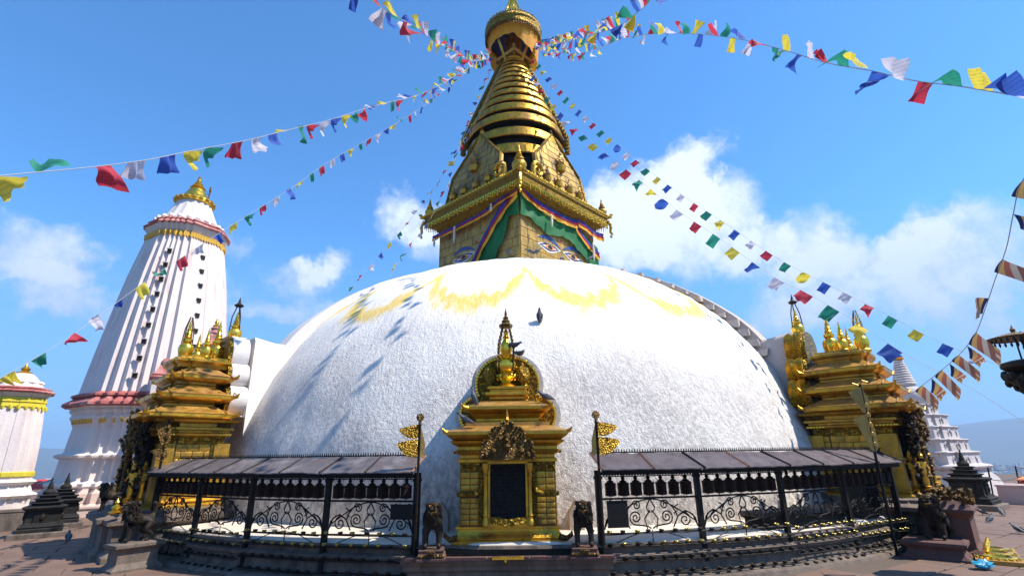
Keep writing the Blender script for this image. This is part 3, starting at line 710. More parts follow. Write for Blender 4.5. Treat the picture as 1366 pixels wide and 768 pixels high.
# ================================================================== SHRINES
def panels_on(parent,x0,x1,z0,z1,y,cols,rows,m='gold_panel',rz=0,place=None,stag=False,t=.02):
    w=(x1-x0)/cols; h=(z1-z0)/rows
    for r in range(rows):
        for c in range(cols+(1 if stag and r%2 else 0)):
            a=x0+w*c-(w/2 if stag and r%2 else 0); b_=a+w; a=max(a,x0); b_=min(b_,x1)
            if b_-a<.04: continue
            cx=(a+b_)/2; z=z0+h*(r+.5)
            loc=(cx,y,z) if place is None else place(cx,y,z)
            o=obj('gilt_panel',platemesh(b_-a-.012,h-.012,t=t,m=m),M[m],parent,loc=loc,rz=rz)
def dentils(poly_a,poly_b,z,step,mb,size,off):
    """little blocks along the front and sides of a rectangle (half sizes a, b)"""
    a,b_=poly_a,poly_b
    nx=int(2*a/step)
    for i in range(nx): mb.box((-a+step*(i+.5),-b_-off,z),size)
    ny=int(2*b_/step)
    for i in range(ny):
        for sg in (-1,1): mb.box((sg*(a+off),-b_+step*(i+.5),z),size)
def trefoil(lobes,n=14,mirror=True):
    """outline of a flame arch from lobes listed bottom to top on the right: (cx,cz,r,a0,a1) degrees"""
    pts=[]
    for cx,cz,r,a0,a1 in lobes:
        for k in range(n+1):
            a=R(a0+(a1-a0)*k/n); pts.append((cx+r*cos(a),cz+r*sin(a)))
    L=[(-x,z) for x,z in pts[::-1]]
    return pts+L
sh=thing('shrine','small gilded shrine with a chained dark doorway at the centre of the dome foot','shrine',(-.12,9.5,0))
def C_(poly): return [(x,y) for x,y in poly]
# stone base
b=MB(); b.mould(rect(1.62,.75,.0,.42),[(0,0),(0,.22),(.05,.26),(.05,.31),(.1,.36),(.1,.42)]); obj('stone_base',b,M['stone'],sh)
b=MB()
for k in range(5):
    b.box((-1.36+.68*k,-.44,.44),(.66,.12,.045))
obj('kerb_stone',b,M['stone_pink'],sh)
b=MB(); b.mould(rect(1.0,.72,0,.62),[(.02,.42),(.02,.52),(-.02,.54)]); obj('plinth_step',b,M['bronze'],sh)
b=MB(); b.mould(rect(.98,.66,0,.64),[(0,.52),(0,.565),(-.02,.58),(-.02,.62),(-.05,.63)]); obj('plinth_step',b,M['gold_panel'],sh)
b=MB(); b.mould(rect(.94,.64,0,.66),[(-.01,.62),(0,.66),(-.04,.70),(-.08,.76),(-.08,.79),(-.04,.80),(-.04,.835),(-.1,.85)]); obj('plinth_step',b,M['gold'],sh)
for sg in (-1,1):
    b=MB()
    b.tube([(sg*.86,-.02,.68),(sg*.98,-.06,.66),(sg*1.06,-.08,.72),(sg*1.07,-.08,.78)],.05,6,[1.2,1,.8,.2]); obj('corner_scroll',b,M['gold_brown'],sh)
b=MB(); b.mould(rect(.83,.66,0,.72),[(0,.84),(0,1.95)]); body=obj('wall',b,M['gold_joint'],sh)
for sg in (-1,1):
    x0,x1=(.50,.82) if sg>0 else (-.82,-.50)
    panels_on(body,x0,x1,.86,1.30,.058,2,5); panels_on(body,x0,x1,1.40,1.72,.058,2,3)
    panels_on(body,-.55,.65,.86,1.9,0,5,9,place=lambda cx,y,z,sg=sg:(sg*.832,.72+cx-.05,z),rz=PI/2*sg)
    b=MB(); b.box((sg*.455,.03,1.33),(.10,.08,.96)); 
    for k in range(15): b.ell((sg*.455,-.02,.90+.062*k),(.032,.03,.028),6,4)
    obj('carved_border',b,M['gold_fine'],sh)
    b=MB(); prof=[(.055,.86),(.055,.94),(.04,.96),(.04,1.0),(.048,1.02),(.036,1.05),(.036,1.62),(.05,1.66),(.036,1.69),(.052,1.74),(.06,1.80),(.06,1.86)]
    b.lathe([(r*1.1,z) for r,z in prof],12,(sg*.385,-.03,0)); obj('column',b,M['gold'],sh)
    b=MB(); b.tube([(sg*.86,.02,1.36),(sg*.86,-.05,1.36),(sg*.60,-.05,1.355),(sg*.49,-.05,1.40),(sg*.46,-.06,1.50)],.036,8,[1,1.1,1,1.1,.6])
    for k in range(8): b.ell((sg*(.58+.04*k),-.075,1.37),(.018,.03,.04),6,4)
    obj('serpent_band',b,M['gold_relief'],sh)
    b=MB(); b.box((sg*.66,.045,1.80),(.34,.04,.13)); 
    for k in range(6): b.ell((sg*(.52+.056*k),.02,1.80),(.025,.02,.045),6,4)
    obj('carved_frieze',b,M['gold_relief'],sh)
    # pointed niche in the dome foot beside the shrine
    b=MB(); pts=[(.14,.62),(.14,.90),(.10,1.02),(.03,1.10),(0,1.16)]; pts=pts+[(-x,z) for x,z in pts[::-1][1:]]
    p0=[(x+sg*1.28,.98-.1*0,z) for x,z in pts]; b.slab(p0,(0,.25,0)); obj('foot_niche',b,M['plaster_grey'],sh)
# door
b=MB(); b.box((0,.045,1.37),(.66,.05,1.02)); obj('door',b,M['black'],sh)
b=MB()
for i in range(9):
    for j in range(15):
        x=-.26+.065*i+(.032 if j%2 else 0); z=.92+.062*j
        if abs(x)>.30: continue
        b.add([(x-.029,.012,z),(x,.004,z-.034),(x+.029,.012,z),(x,.010,z+.034),(x,-.012,z)],[(0,1,4),(1,2,4),(2,3,4),(3,0,4)])
obj('chain_mail',b,M['iron'],sh,kind='stuff',label='curtain of small dark iron plates')
b=MB()
for sg in (-1,1): b.box((sg*.325,.0,1.37),(.035,.07,1.02))
b.box((0,.0,1.875),(.70,.08,.05)); b.box((0,0,.87),(.7,.08,.05)); obj('door_frame',b,M['gold'],sh)
b=MB(); b.slab([(-.33,-.06,1.0),(-.30,-.06,.90),(-.12,-.06,.87),(0,-.06,.83),(.12,-.06,.87),(.30,-.06,.90),(.33,-.06,1.0),(.14,-.06,.985),(0,-.06,.955),(-.14,-.06,.985)],(0,.06,0)); obj('threshold_apron',b,M['gold_relief'],sh)
b=MB(); b.box((0,-.50,.452),(.50,.13,.03)); b.box((-.04,-.56,.43),(.03,.02,.06)); obj('offering_tray',b,M['gold_bright'],sh)
# torana over the door
pts=trefoil([(.40,1.98,.07,-60,60),(.34,2.12,.10,-20,80),(.17,2.27,.14,-10,85),(.04,2.42,.07,-10,80)],8)
pts=[(x*1.02,1.91+(z-1.91)*1.12) for x,z in pts]
b=MB(); b.slab([(x,-.30,z) for x,z in pts[::-1]],(0,.12,0)); tr=obj('torana',b,M['gold_brown'],sh)
b=MB()
for x,z,r in [(0,2.14,.07),(-.24,2.06,.05),(.24,2.06,.05),(0,2.3,.05),(-.13,2.26,.035),(.13,2.26,.035),(-.36,2.0,.04),(.36,2.0,.04)]:
    b.ell((x,-.31,z),(r,.05,r*1.25),8,6)
b.ell((0,-.36,2.235),(.035,.04,.04),8,6)
for x,z in pts[::2]: b.ell((x*.97,-.31,1.93+(z-1.93)*.98),(.026,.02,.026),6,4)
obj('torana_figures',b,M['gold_brown'],tr)
b=MB(); b.lathe([(.05,2.44),(.07,2.48),(.03,2.52),(.045,2.55),(.02,2.6),(.03,2.62),(.001,2.76)],8,(0,-.24,.03)); obj('torana_finial',b,M['gold'],tr)
# roofs
def roof(parent,a,b_,cy,z,prof,m='gold',tips=.0,name='roof'):
    q=MB(); q.mould(rect(a,b_,0,cy),[(o,zz) for o,zz in prof],z); r=obj(name,q,M[m],parent,smooth=25)
    return r
r1=roof(sh,.83,.68,.72,0,[(0,1.86),(.04,1.88),(.04,1.93),(.0,1.95),(.0,2.0),(.08,2.03),(.10,2.07),(.05,2.09),(.05,2.14),(.15,2.20),(.17,2.235),(.12,2.25),(.2,2.30),(.24,2.34),(.24,2.385),(.22,2.40)],'gold')
r1t=roof(r1,.83,.68,.72,0,[(.245,2.375),(.245,2.40),(0.02,2.475),(-.06,2.50),(-.06,2.56)],'gold_roof',name='roof_sheet')
q=MB(); dentils(.95,.8,2.045,.052,q,(.03,.05,.045),-.02); q.v=[(x,y+.72,z) for x,y,z in q.v]; obj('dentil_band',q,M['gold_fine'],r1,kind='stuff')
for sg in (-1,1):
    q=MB(); q.tube([(sg*1.0,-.12,2.37),(sg*1.09,-.2,2.39),(sg*1.14,-.24,2.45)],.04,6,[1,.9,.2]); obj('corner_tip',q,M['gold'],r1)
    q=MB(); q.tube([(sg*.72,.1,2.82),(sg*.80,.04,2.84),(sg*.84,.0,2.90)],.035,6,[1,.9,.2]); obj('corner_tip',q,M['gold'],r1)
r2=roof(sh,.60,.48,.80,0,[(0,2.5),(.02,2.52),(.02,2.58),(-.02,2.6),(-.02,2.64),(.05,2.68),(.09,2.72),(.05,2.735),(.14,2.77),(.20,2.80),(.20,2.84)],'gold')
roof(r2,.60,.48,.80,0,[(.205,2.835),(.205,2.855),(-.02,2.93),(-.08,2.95),(-.08,2.97)],'gold_roof',name='roof_sheet')
r3=roof(sh,.36,.30,.86,0,[(-.03,2.93),(-.03,2.99),(.02,3.01),(-.02,3.03),(-.02,3.06),(.04,3.09),(.06,3.10),(.06,3.145),(-.02,3.17),(-.02,3.20),(.02,3.22),(.02,3.26),(-.1,3.28)],'gold')
# halo behind
pts=trefoil([(.60,2.76,.37,-75,68),(.10,3.38,.545,-24,86)],16)
pts=[(.70,2.30)]+pts+[(-.70,2.30)]
b=MB(); b.slab([(x,.98,z) for x,z in pts[::-1]],(0,.14,0)); halo=obj('halo_arch',b,M['gold_relief'],sh)
b=MB()
pp=pts[1:-1]
for k,(x,z) in enumerate(pp[::1]): b.ell((x*.97,.975,2.3+(z-2.3)*.975),(.035,.03,.035),6,4)
obj('halo_beading',b,M['gold_bright'],halo)
# white plaster hood joining the halo to the dome
pts=trefoil([(.62,2.76,.45,-80,66),(.10,3.36,.64,-22,86)],14)
b=MB(); b.slab([(x,1.12,z) for x,z in ([(.98,.7)]+pts+[(-.98,.7)])[::-1]],(0,1.5,0)); obj('plaster_hood',b,M['dome'],sh,smooth=60)
# vases, bell and umbrella frame
b=MB(); b.lathe([(.18,3.26),(.20,3.30),(.10,3.36),(.17,3.42),(.22,3.47),(.15,3.52),(.12,3.56),(.19,3.62),(.21,3.72),(.18,3.80),(.11,3.83),(.16,3.87),(.18,3.92),(.10,3.96),(.13,4.02),(.12,4.12),(.07,4.22),(.05,4.26),(.08,4.29),(.04,4.33),(.055,4.40),(.02,4.46),(.03,4.50),(.005,4.62)],20,(-.02,.86,0)); obj('vase_finial',b,M['gold_bright'],sh)
b=MB()
for k in range(9):
    a=2*PI*k/9; b.ell((-.02+.17*sin(a),.86-.17*cos(a),3.47),(.045,.045,.075),6,5)
obj('lotus_petal',b,M['gold_bright'],sh,kind='stuff')
for sg in (-1,1):
    b=MB(); b.lathe([(.08,3.22),(.10,3.26),(.06,3.30),(.05,3.34),(.12,3.42),(.15,3.54),(.12,3.66),(.04,3.71),(.02,3.78)],14,(-.02+sg*.33,.92,0)); obj('side_vase',b,M['gold_fine'],sh)
b=MB()
for az_ in (45,135,225,315):
    a=R(az_); d=Vector((sin(a),-cos(a),0)); path=[]
    for k in range(13):
        u=k/12; rr=.185+.03*sin(u*PI)-.10*max(0,u-.55)/.45; path.append((-.02+d.x*rr,.86+d.y*rr,3.55+u*.98))
    b.tube(path,.018,5)
    for p in path[1:]: b.ell(p,(.032,.032,.03),5,4)
b.lathe([(.13,4.5),(.15,4.55),(.08,4.6),(.09,4.64),(.05,4.68),(.06,4.71),(.02,4.76),(.03,4.79),(.002,4.92)],12,(-.02,.86,0)); obj('umbrella_frame',b,M['gold_brown'],sh)
# pale dome foot leaf-spout details handled by the dome; ---------------------------------------------------------------
def figure_mesh(sc=1.,arms=True,name='gilt_figure'):
    b=MB(); b.lathe([(.16,0),(.18,.05),(.12,.08),(.16,.12),(.1,.15)],10)
    b.lathe([(.11,.14),(.13,.3),(.10,.55),(.135,.62),(.10,.72),(.14,.90),(.13,.98),(.04,1.02),(.035,1.06)],10,sy=.7)
    b.ell((0,-.01,1.13),(.075,.075,.095),8,6); b.lathe([(.085,1.17),(.10,1.2),(.05,1.26),(.06,1.29),(.01,1.40)],8)
    for s in (-1,1): b.tube([(s*.13,0,.95),(s*.21,-.03,.78),(s*.14,-.14,.72)],.035,6); b.tube([(s*.13,.02,.93),(s*.27,.02,.95),(s*.28,-.02,1.1)],.028,6)
    b.v=[(x*sc,y*sc,z*sc) for x,y,z in b.v]; return b
def big_shrine(phi,label,haloback,lean):
    rf=12.66; rb=10.95 if phi>0 else 11.3; half=1.14; dpt=(rf-rb)/2; cy=dpt; cb=.6*(dpt-.06)-.015
    t=thing('shrine',label,'shrine',(CX+sin(R(phi))*rf,CY-cos(R(phi))*rf,0),R(phi))
    K=lambda p:p
    near=-1 if phi>0 else 1     # which local x side faces the camera
    # stone base
    b=MB(); b.mould(redent(half+.30,dpt+.32,.55,.10,0,cy-.22),[(.18,0),(.18,.12),(.06,.2),(.06,.62),(.12,.68),(.2,.72),(.2,.80),(.05,.84),(.0,.88),(0,.93),(-.15,.96)]); st=obj('stone_base',b,M['stone'],t,smooth=25)
    b=MB(); b.mould(redent(half+.02,dpt+.02,.55,.06,0,cy),[(.1,.94),(.1,1.0),(.04,1.04),(.07,1.08),(.0,1.13),(0,1.16),(-.1,1.17)]); obj('gilt_plinth',b,M['gold_panel'],t,smooth=25)
    b=MB(); b.mould(redent(half-.06,dpt-.06,.6,.06,0,cy),[(0,1.1),(0,2.7)]); wall=obj('wall',b,M['gold_joint'],t,smooth=20)
    # corner pilasters with panels
    for (x,y) in ((near*(half-.06),.06),(near*(half-.06),2*dpt-.06),(-near*(half-.06),.06),(-near*(half-.06),2*dpt-.06)):
        b=MB(); b.mould(rect(.17,.17,x*.93,y if y>1 else .13),[(0,1.1),(0,2.35)]); obj('pilaster',b,M['gold_panel'],t,smooth=20)
    for sg in (-1,1):
        X=sg*(half)
        # lower and upper courses on the side walls, ring moulding between
        panels_on(wall,-cb,cb,1.16,1.72,0,3,4,place=lambda cx,y,z,X=X,sg=sg:(X+sg*.002,cy+cx,z),rz=PI/2*sg,stag=True)
        panels_on(wall,-cb,cb,1.84,2.34,0,3,3,place=lambda cx,y,z,X=X,sg=sg:(X+sg*.002,cy+cx,z),rz=PI/2*sg,stag=True)
        for c0,c1 in ((-dpt+.07,-cb-.03),(cb+.03,dpt-.07)):
            panels_on(wall,c0,c1,1.16,1.74,0,1,4,place=lambda cx,y,z,X=X,sg=sg:(X-sg*.055,cy+cx,z),rz=PI/2*sg)
            panels_on(wall,c0,c1,1.86,2.34,0,1,3,place=lambda cx,y,z,X=X,sg=sg:(X-sg*.055,cy+cx,z),rz=PI/2*sg)
    b=MB(); b.mould(redent(half-.02,dpt-.02,.5,.07,0,cy),[(0,1.73),(.055,1.745),(.075,1.78),(.055,1.815),(0,1.83)]); obj('ring_moulding',b,M['gold'],t,smooth=60)
    b=MB(); b.mould(redent(half-.03,dpt-.03,.5,.06,0,cy),[(0,2.33),(.015,2.34),(.015,2.52),(0,2.53)]); obj('carved_frieze',b,M['gold_relief'],t)
    # cornice
    b=MB(); b.mould(redent(half,dpt,.5,.10,0,cy),[(-.02,2.5),(.08,2.53),(.10,2.57),(.04,2.60),(.04,2.64),(.12,2.66),(.12,2.71),(.05,2.73),(.05,2.80),(.18,2.84),(.22,2.88),(.28,2.90)]); cor_=obj('cornice',b,M['gold_panel'],t,smooth=25)
    q=MB(); dentils(half+.10,dpt+.10,2.765,.095,q,(.055,.09,.06),-.02); q.v=[(x,y+cy,z) for x,y,z in q.v]; obj('dentil_band',q,M['gold_brown'],cor_,kind='stuff')
    q=MB(); dentils(half+.1,dpt+.1,2.55,.07,q,(.04,.05,.035),.0); q.v=[(x,y+cy,z) for x,y,z in q.v]; obj('bead_band',q,M['gold_bright'],cor_,kind='stuff')
    def tier(a,d_,z,hgt,over,cyy,front,nm='roof'):
        """one roof: fascia plus sloping sheet; its own piece"""
        b=MB(); b.mould(redent(a-over,d_-over,.52,.10,0,cyy),[(over*.35,z-.10),(over*.55,z-.09),(over*.8,z-.05),(over-.01,z-.02),(over,z),(over,z+.06),(over-.02,z+.075)]); r=obj(nm,b,M['gold'],t,smooth=25)
        b=MB(); b.mould(redent(a-over,d_-over,.52,.10,0,cyy),[(over-.005,z+.058),(over+.012,z+.08),(over*.35,z+.19),(-.0,z+.27),(-.10,z+.28)]); s_=obj('roof_sheet',b,M['gold_roof'],r,smooth=25)
        # rolled seams across the sheet and upturned tips
        q=MB()
        for i in range(int((2*d_)/.36)+1):
            y=cyy-d_+.18+.36*i
            for sg in (-1,1): q.tube([(sg*(a+.07),y,z+.085),(sg*(a-over*.75),y,z+.20)],.016,5)
        obj('roof_seam',q,M['gold_roof'],r,kind='stuff')
        for sx in (-1,1):
            for sy in (-1,1):
                q=MB(); q.tube([(sx*(a-.05),cyy+sy*(d_-.05),z+.03),(sx*(a+.06),cyy+sy*(d_+.06),z+.06),(sx*(a+.10),cyy+sy*(d_+.10),z+.15)],.05,6,[1,.9,.2]); obj('corner_tip',q,M['gold'],r)
        b=MB(); b.mould(redent(a-over-.03,d_-over-.03,.5,.06,0,cyy),[(0,z+.2),(0,z+.31),(.04,z+.33),(0,z+.35),(.0,z+.42),(.06,z+.44),(.06,z+.48),(.1,z+.5)]); obj('roof_neck',b,M['gold_panel'],r,smooth=25)
        return r
    def back(front,bk): return ((front-bk)/2, rf-(front+bk)/2)
    d1,c1=back(13.08,rb-.02); tier(half+.33,d1,2.95,0,.36,c1,0)
    d1,c1=back(12.86,rb); tier(half+.13,d1,3.41,0,.33,c1,0)
    d1,c1=back(12.62,rb); tier(half-.09,d1,3.90,0,.30,c1,0)
    b=MB(); b.mould(redent(.74,.52,.5,.06,0,cy+.02),[(0,4.2),(.02,4.28),(.10,4.34),(.10,4.40),(.0,4.44),(0,4.48),(-.1,4.5)]); obj('roof_platform',b,M['gold'],t,smooth=25)
    # pinnacles
    fm=MB(); fm.lathe([(r*.62,z*.88) for r,z in bell],16); fme=fm.mesh('pinnacle'); fme.materials.append(M['gold_bright'])
    for x,y,s in ((0,.38,1.0),(-.46,.75,.78),(.46,.75,.78),(0,1.1,1.1)):
        o=obj('pinnacle',fme,M['gold_bright'],t,loc=(x,y,4.46)); o.scale=(s,s,s)
        b=MB()
        for k in range(4):
            a=PI/4+k*PI/2; b.tube([(x+.15*s*cos(a),y+.15*s*sin(a),4.5+.4*s),(x+.12*s*cos(a),y+.12*s*sin(a),4.5+.8*s),(x+.03*s*cos(a),y+.03*s*sin(a),4.5+1.12*s)],.014,5)
        if s==1.0: obj('umbrella_frame',b,M['gold_brown'],t)
    # halo arch with five lobes, thick
    hy=2*dpt-.12; 
    pts=trefoil([(.70,3.42,.38,-80,82),(.58,4.06,.33,-62,80),(.16,4.66,.54,-38,86)],12)
    b=MB(); b.slab([(x,hy,z) for x,z in pts[::-1]],(0,.10,0)); ha=obj('halo_arch',b,M['gold_relief'],t,smooth=30)
    b=MB(); b.slab([(x*1.015,hy+.10,z+.01) for x,z in pts[::-1]],(0,.42,0)); obj('halo_rim',b,M[haloback],ha,smooth=50)
    q=MB()
    if haloback!='white_clean':
        for i in range(len(pts)-1):
            for e in (.25,.75):
                x=pts[i][0]*(1-e)+pts[i+1][0]*e; z=pts[i][1]*(1-e)+pts[i+1][1]*e
                q.tube([(x*1.02,hy+.10,z+.01),(x*1.035,hy+.20,z+.045),(x*1.02,hy+.31,z),(x*1.035,hy+.42,z+.045),(x*1.02,hy+.52,z)],.014,4)
        obj('scale_ornament',q,M['gold_bright'],ha,kind='stuff',label='overlapping gilt scales on the arch edge')
    b=MB(); b.lathe([(r*.62,z*.7) for r,z in bell],16,(0,hy+.25,5.12)); obj('halo_finial',b,M['gold_bright'],t)
    b=MB()
    for k in range(3):
        a=2*PI*k/3+.4; b.tube([(.16*cos(a),hy+.25+.16*sin(a),5.35),(.13*cos(a),hy+.25+.13*sin(a),5.8),(.02*cos(a),hy+.25+.02*sin(a),6.22)],.016,5)
    b.lathe([(.10,6.12),(.13,6.16),(.05,6.22),(.03,6.3),(.001,6.42)],10,(0,hy+.25,0)); obj('halo_umbrella',b,M['bronze'],t)
    # the front with its torana, columns and deities, seen edge-on
    b=MB(); b.box((0,-.10,1.95),(1.2,.12,1.3)); obj('door',b,M['black'],t)
    pts2=trefoil([(.62,2.60,.18,-70,60),(.46,2.85,.20,-30,75),(.18,3.02,.20,-20,80),(.03,3.22,.06,0,85)],8)
    b=MB(); b.slab([(x,-.40,z-.25) for x,z in pts2[::-1]],(0,.12,0)); to=obj('torana',b,M['gold_brown'],t)
    q=MB(); rnd_=random.Random(3)
    for k in range(110):
        x,z=pts2[k%len(pts2)]; f=rnd_.uniform(.4,1.0); a_=(x*f,-.40+rnd_.uniform(-.08,.06),2.2+(z-2.45)*f+rnd_.uniform(-.05,.1)); q.tube([a_,(a_[0]*1.03,a_[1]-.04,a_[2]+.05),(a_[0]*1.08+rnd_.uniform(-.04,.04),a_[1]-.05,a_[2]+.10)],rnd_.uniform(.025,.05),5,[1,1.1,.25])
    obj('torana_figures',q,M['gold_brown'],to)
    fg=figure_mesh(.62).mesh('gilt_figure'); fg.materials.append(M['gold'])
    for sx in (-1,1):
        b=MB(); b.lathe([(.11,.9),(.11,1.02),(.06,1.06),(.055,1.3),(.09,1.35),(.055,1.4),(.05,1.95),(.10,2.02),(.06,2.08),(.11,2.2),(.12,2.26)],10,(sx*.64,-.30,0)); obj('column',b,M['gold_brown'],t)
        for y,z in ((-.36,1.12),(-.16,1.10)):
            o=obj('gilt_figure',fg,M['gold'],t,loc=(sx*.92,y,z),rz=sx*.5)
        q=MB(); rn=random.Random(9)
        for k in range(120):
            z=1.05+k*.0145; rr=.13*(1+.35*sin(z*9)); aa=rn.uniform(0,2*PI); x_=sx*(.84+rr*cos(aa)); y_=-.27+rr*.7*sin(aa)
            q.tube([(x_,y_,z),(x_+rn.uniform(-.05,.05)+sx*.02,y_+rn.uniform(-.05,.02),z+.04),(x_+rn.uniform(-.07,.07)+sx*.05,y_+rn.uniform(-.08,.03),z+rn.uniform(.05,.11))],rn.uniform(.022,.045),5,[1,1.1,.3])
        obj('ornament_column',q,M['bronze'],t,label='dark bronze ornament of small beasts climbing the doorway')
        q=MB(); q.lathe([(.05,2.80),(.1,2.84),(.04,2.9),(.08,2.98),(.02,3.06),(.03,3.1),(.002,3.22)],8,(sx*.84,-.30,0)); obj('lamp_finial',q,M['gold_bright'],t)
    # long streamer banner hanging at the near corner is separate
    return t
SR=big_shrine(47.9,'large gilded shrine with stepped roofs and a gold scaled arch, right of the dome','gold_relief',0)
SL=big_shrine(-46.3,'large gilded shrine with stepped roofs and a white plastered arch back, left of the dome','white_clean',0)

# ================================================================== PRAYER WHEEL RACKS
wb=MB(); wb.lathe([(.030,.0),(.084,.012),(.090,.03),(.084,.045),(.084,.165),(.090,.18),(.086,.195),(.062,.205),(.05,.215)],14); wmesh=wb.mesh('wheel_drum'); wmesh.materials.append(M['wheel'])
wc=MB(); wc.lathe([(.05,.212),(.055,.222),(.028,.235),(.022,.248),(.032,.262),(.034,.272),(.022,.285),(.010,.292),(.006,.345)],10); wc.lathe([(.006,-.05),(.006,.002)],6); cmesh=wc.mesh('wheel_cap'); cmesh.materials.append(M['iron'])
lampm=MB(); lampm.lathe([(.028,-.012),(.040,.004),(.046,.022),(.040,.03),(.034,.024)],8); lme=lampm.mesh('lamp_bowl'); lme.materials.append(M['brass'])
lampm=MB(); lampm.lathe([(.028,-.012),(.040,.004),(.046,.022),(.040,.03),(.034,.024)],8); lmed=lampm.mesh('lamp_bowl'); lmed.materials.append(M['bronze'])
ORD=['first','second','third','fourth','fifth','sixth','seventh','eighth','ninth','tenth']
def spiral(c,r,turns,a0,dirn,n=22,r1=.12):
    return [(c[0]+r*(1-(1-r1)*k/n)*cos(a0+dirn*2*PI*turns*k/n),c[1]+r*(1-(1-r1)*k/n)*sin(a0+dirn*2*PI*turns*k/n)) for k in range(n+1)]
def rack(posts,side,label):
    t=thing('prayer_wheel_rack',label,'prayer wheel rack',(0,0,0))
    P_=[Vector((x,y,0)) for x,y in posts]
    def outw(p): d=Vector((p.x-CX,p.y-CY,0)); return d.normalized()
    rnd=random.Random(5 if side>0 else 6)
    for k,p in enumerate(P_):
        w=.10 if k in (0,len(P_)-1) else .085
        b=MB(); b.box((0,0,.86),(w,w,1.72)); b.box((0,0,1.6),(w*1.25,w*1.25,.05)); b.box((0,0,.02),(w*1.6,w*1.6,.04)); d=outw(p); obj('post',b,M['iron'],t,loc=(p.x,p.y,0),rz=math.atan2(d.x,-d.y))
    nb_=len(P_)-1
    for k in range(nb_):
        A,B=P_[k],P_[k+1]; L=(B-A).length; u=(B-A)/L; ang=math.atan2(u.y,u.x); n=Vector((u.y,-u.x,0))
        if n.dot(outw((A+B)/2))<0: n=-n
        mid=(A+B)/2
        def bar(name,z,h,w,off=0,m='iron',ln=None):
            b=MB(); b.box((0,0,0),(ln or L-.07,w,h)); obj(name,b,M[m],t,loc=(mid.x+n.x*off,mid.y+n.y*off,z),rz=ang)
        bar('top_rail',1.665,.055,.06); bar('wheel_rail',1.255,.030,.045); bar('wheel_rail',1.615,.018,.03)
        bar('eave_beam',1.705,.06,.03,.22,'iron',L)
        # fringe below the eave and comb on the ridge: cut strips
        for nm,off,z0,h,up in (('eave_fringe',.235,1.675,.055,-1),('ridge_comb',-.30,2.0,.075,1)):
            b=MB(); N=int(L/.05); 
            bb=u*0
            for j in range(N):
                x=-L/2+L*(j+.5)/N; w=L/N
                if up>0:
                    b.box((x,0,z0+h*.18),(w,.012,h*.3)); b.box((x,0,z0+h*.62),(w*.42,.012,h*.62),0,.5)
                else: b.box((x,0,z0-h*.3),(w*.55,.01,h*.8),0,1.3)
            obj(nm,b,M['iron'],t,loc=(mid.x+n.x*off,mid.y+n.y*off,0),rz=ang,smooth=0)
        # roof: sheets with battens over the joints
        npn=2 if L>1.9 else 2
        for q in range(npn):
            x0=-L/2-.02+(L+.04)*q/npn; x1=-L/2-.02+(L+.04)*(q+1)/npn; b=MB()
            e=[];n_=7
            rings=[]
            for s in (0,1):
                ring=[]
                for j in range(n_+1):
                    x=x0+(x1-x0)*j/n_; y=(-.29 if s==0 else .28) ; y*=1
                    sag=.012*sin(j*2.1+q*3+k)*1
                    wv=.02*noise.noise((x*1.5+k*3,s*2,side))
                    ring.append((x,-y,(1.735 if s==0 else 1.995)+wv+ .006*(j%2)+ (rnd.uniform(-.01,.01) if s else 0)))
                rings.append(ring)
            # y local: outward = -n direction depends on side; build with sign
            sgn=1 if Vector((-sin(ang),cos(ang),0)).dot(n)>0 else -1
            rr=[[(x,-yy*sgn if False else (sgn*.30 if si==0 else -sgn*.30),z) for (x,yy,z) in ring] for si,ring in enumerate(rings)]
            lower=[(x,y,z-.018) for x,y,z in rr[0]]; lower2=[(x,y,z-.018) for x,y,z in rr[1]]
            b.loft([lower,rr[0],rr[1],lower2],False,False); b.loft([lower2,lower],False,False)
            obj('roof_sheet',b,M['tin' if side<0 else 'tin_dark'],t,loc=(mid.x,mid.y,0),rz=ang,smooth=30)
            for xx in ([x0] if q else [x0,]) + ([x1] if q==npn-1 and k==nb_-1 else []):
                b=MB(); b.tube([(xx,sgn*.31,1.742),(xx,-sgn*.30,2.005)],.020,4); ends=(k==0 and q==0 and side>0) or (side<0 and k==nb_-1 and xx==x1) or (side<0 and k==0 and q==0)
                obj('roof_batten',b,M['rust'] if (k==0 and q==0) or rnd.random()<.12 else M['iron'],t,loc=(mid.x,mid.y,0),rz=ang)
        # iron scrollwork, each scroll a bar of its own
        z0,z1=.755,1.235; H=z1-z0; HW=L/2-.06
        def T(x,z): return (x*HW,0,z0+z*H)
        def part(nm,pts,r=.0125):
            b=MB(); b.tube([T(x,z) for x,z in pts],r,5); obj(nm,b,M['iron'],t,loc=(mid.x,mid.y,0),rz=ang,smooth=60)
        asp=H/HW
        for s in (-1,1):
            part('arch_bar',[(s*(.98-.98*j/12),(.22+.78*sin(PI/2*j/12)**1.15)) for j in range(13)] ,.011)
            def sp(c,r,turns,a0,dr,tail=None):
                pts=[(c[0]+(x*asp),c[1]+z) for x,z in [(a,b_) for a,b_ in spiral((0,0),r,turns,a0,dr)]]
                pts=[(s*x,z) for x,z in pts]
                if tail: pts=[(s*x,z) for x,z in tail]+pts
                part('scroll',pts)
            sp((.72,.28),.25,1.7,PI*.75,-1,[(.99,.04),(.95,.34),(.84,.52),(.72,.56)])
            sp((.33,.40),.25,1.9,-PI*.55,1,[(.02,.03),(.08,.10),(.18,.13)])
            sp((.30,.80),.17,1.6,PI*.1,1,[(.56,.42),(.53,.58),(.46,.74)])
            part('scroll',[(s*.02,.62),(s*.14,.35),(s*.10,.02)]); part('scroll',[(s*.46,.05),(s*.58,.42),(s*.75,.58),(s*.90,.45),(s*.97,.12)])
            part('scroll',[(s*.01,.98),(s*.09,.72),(s*.07,.62),(s*.01,.56)])
            part('scroll',[(s*.60,.80),(s*.50,.70),(s*.58,.60),(s*.50,.50)])
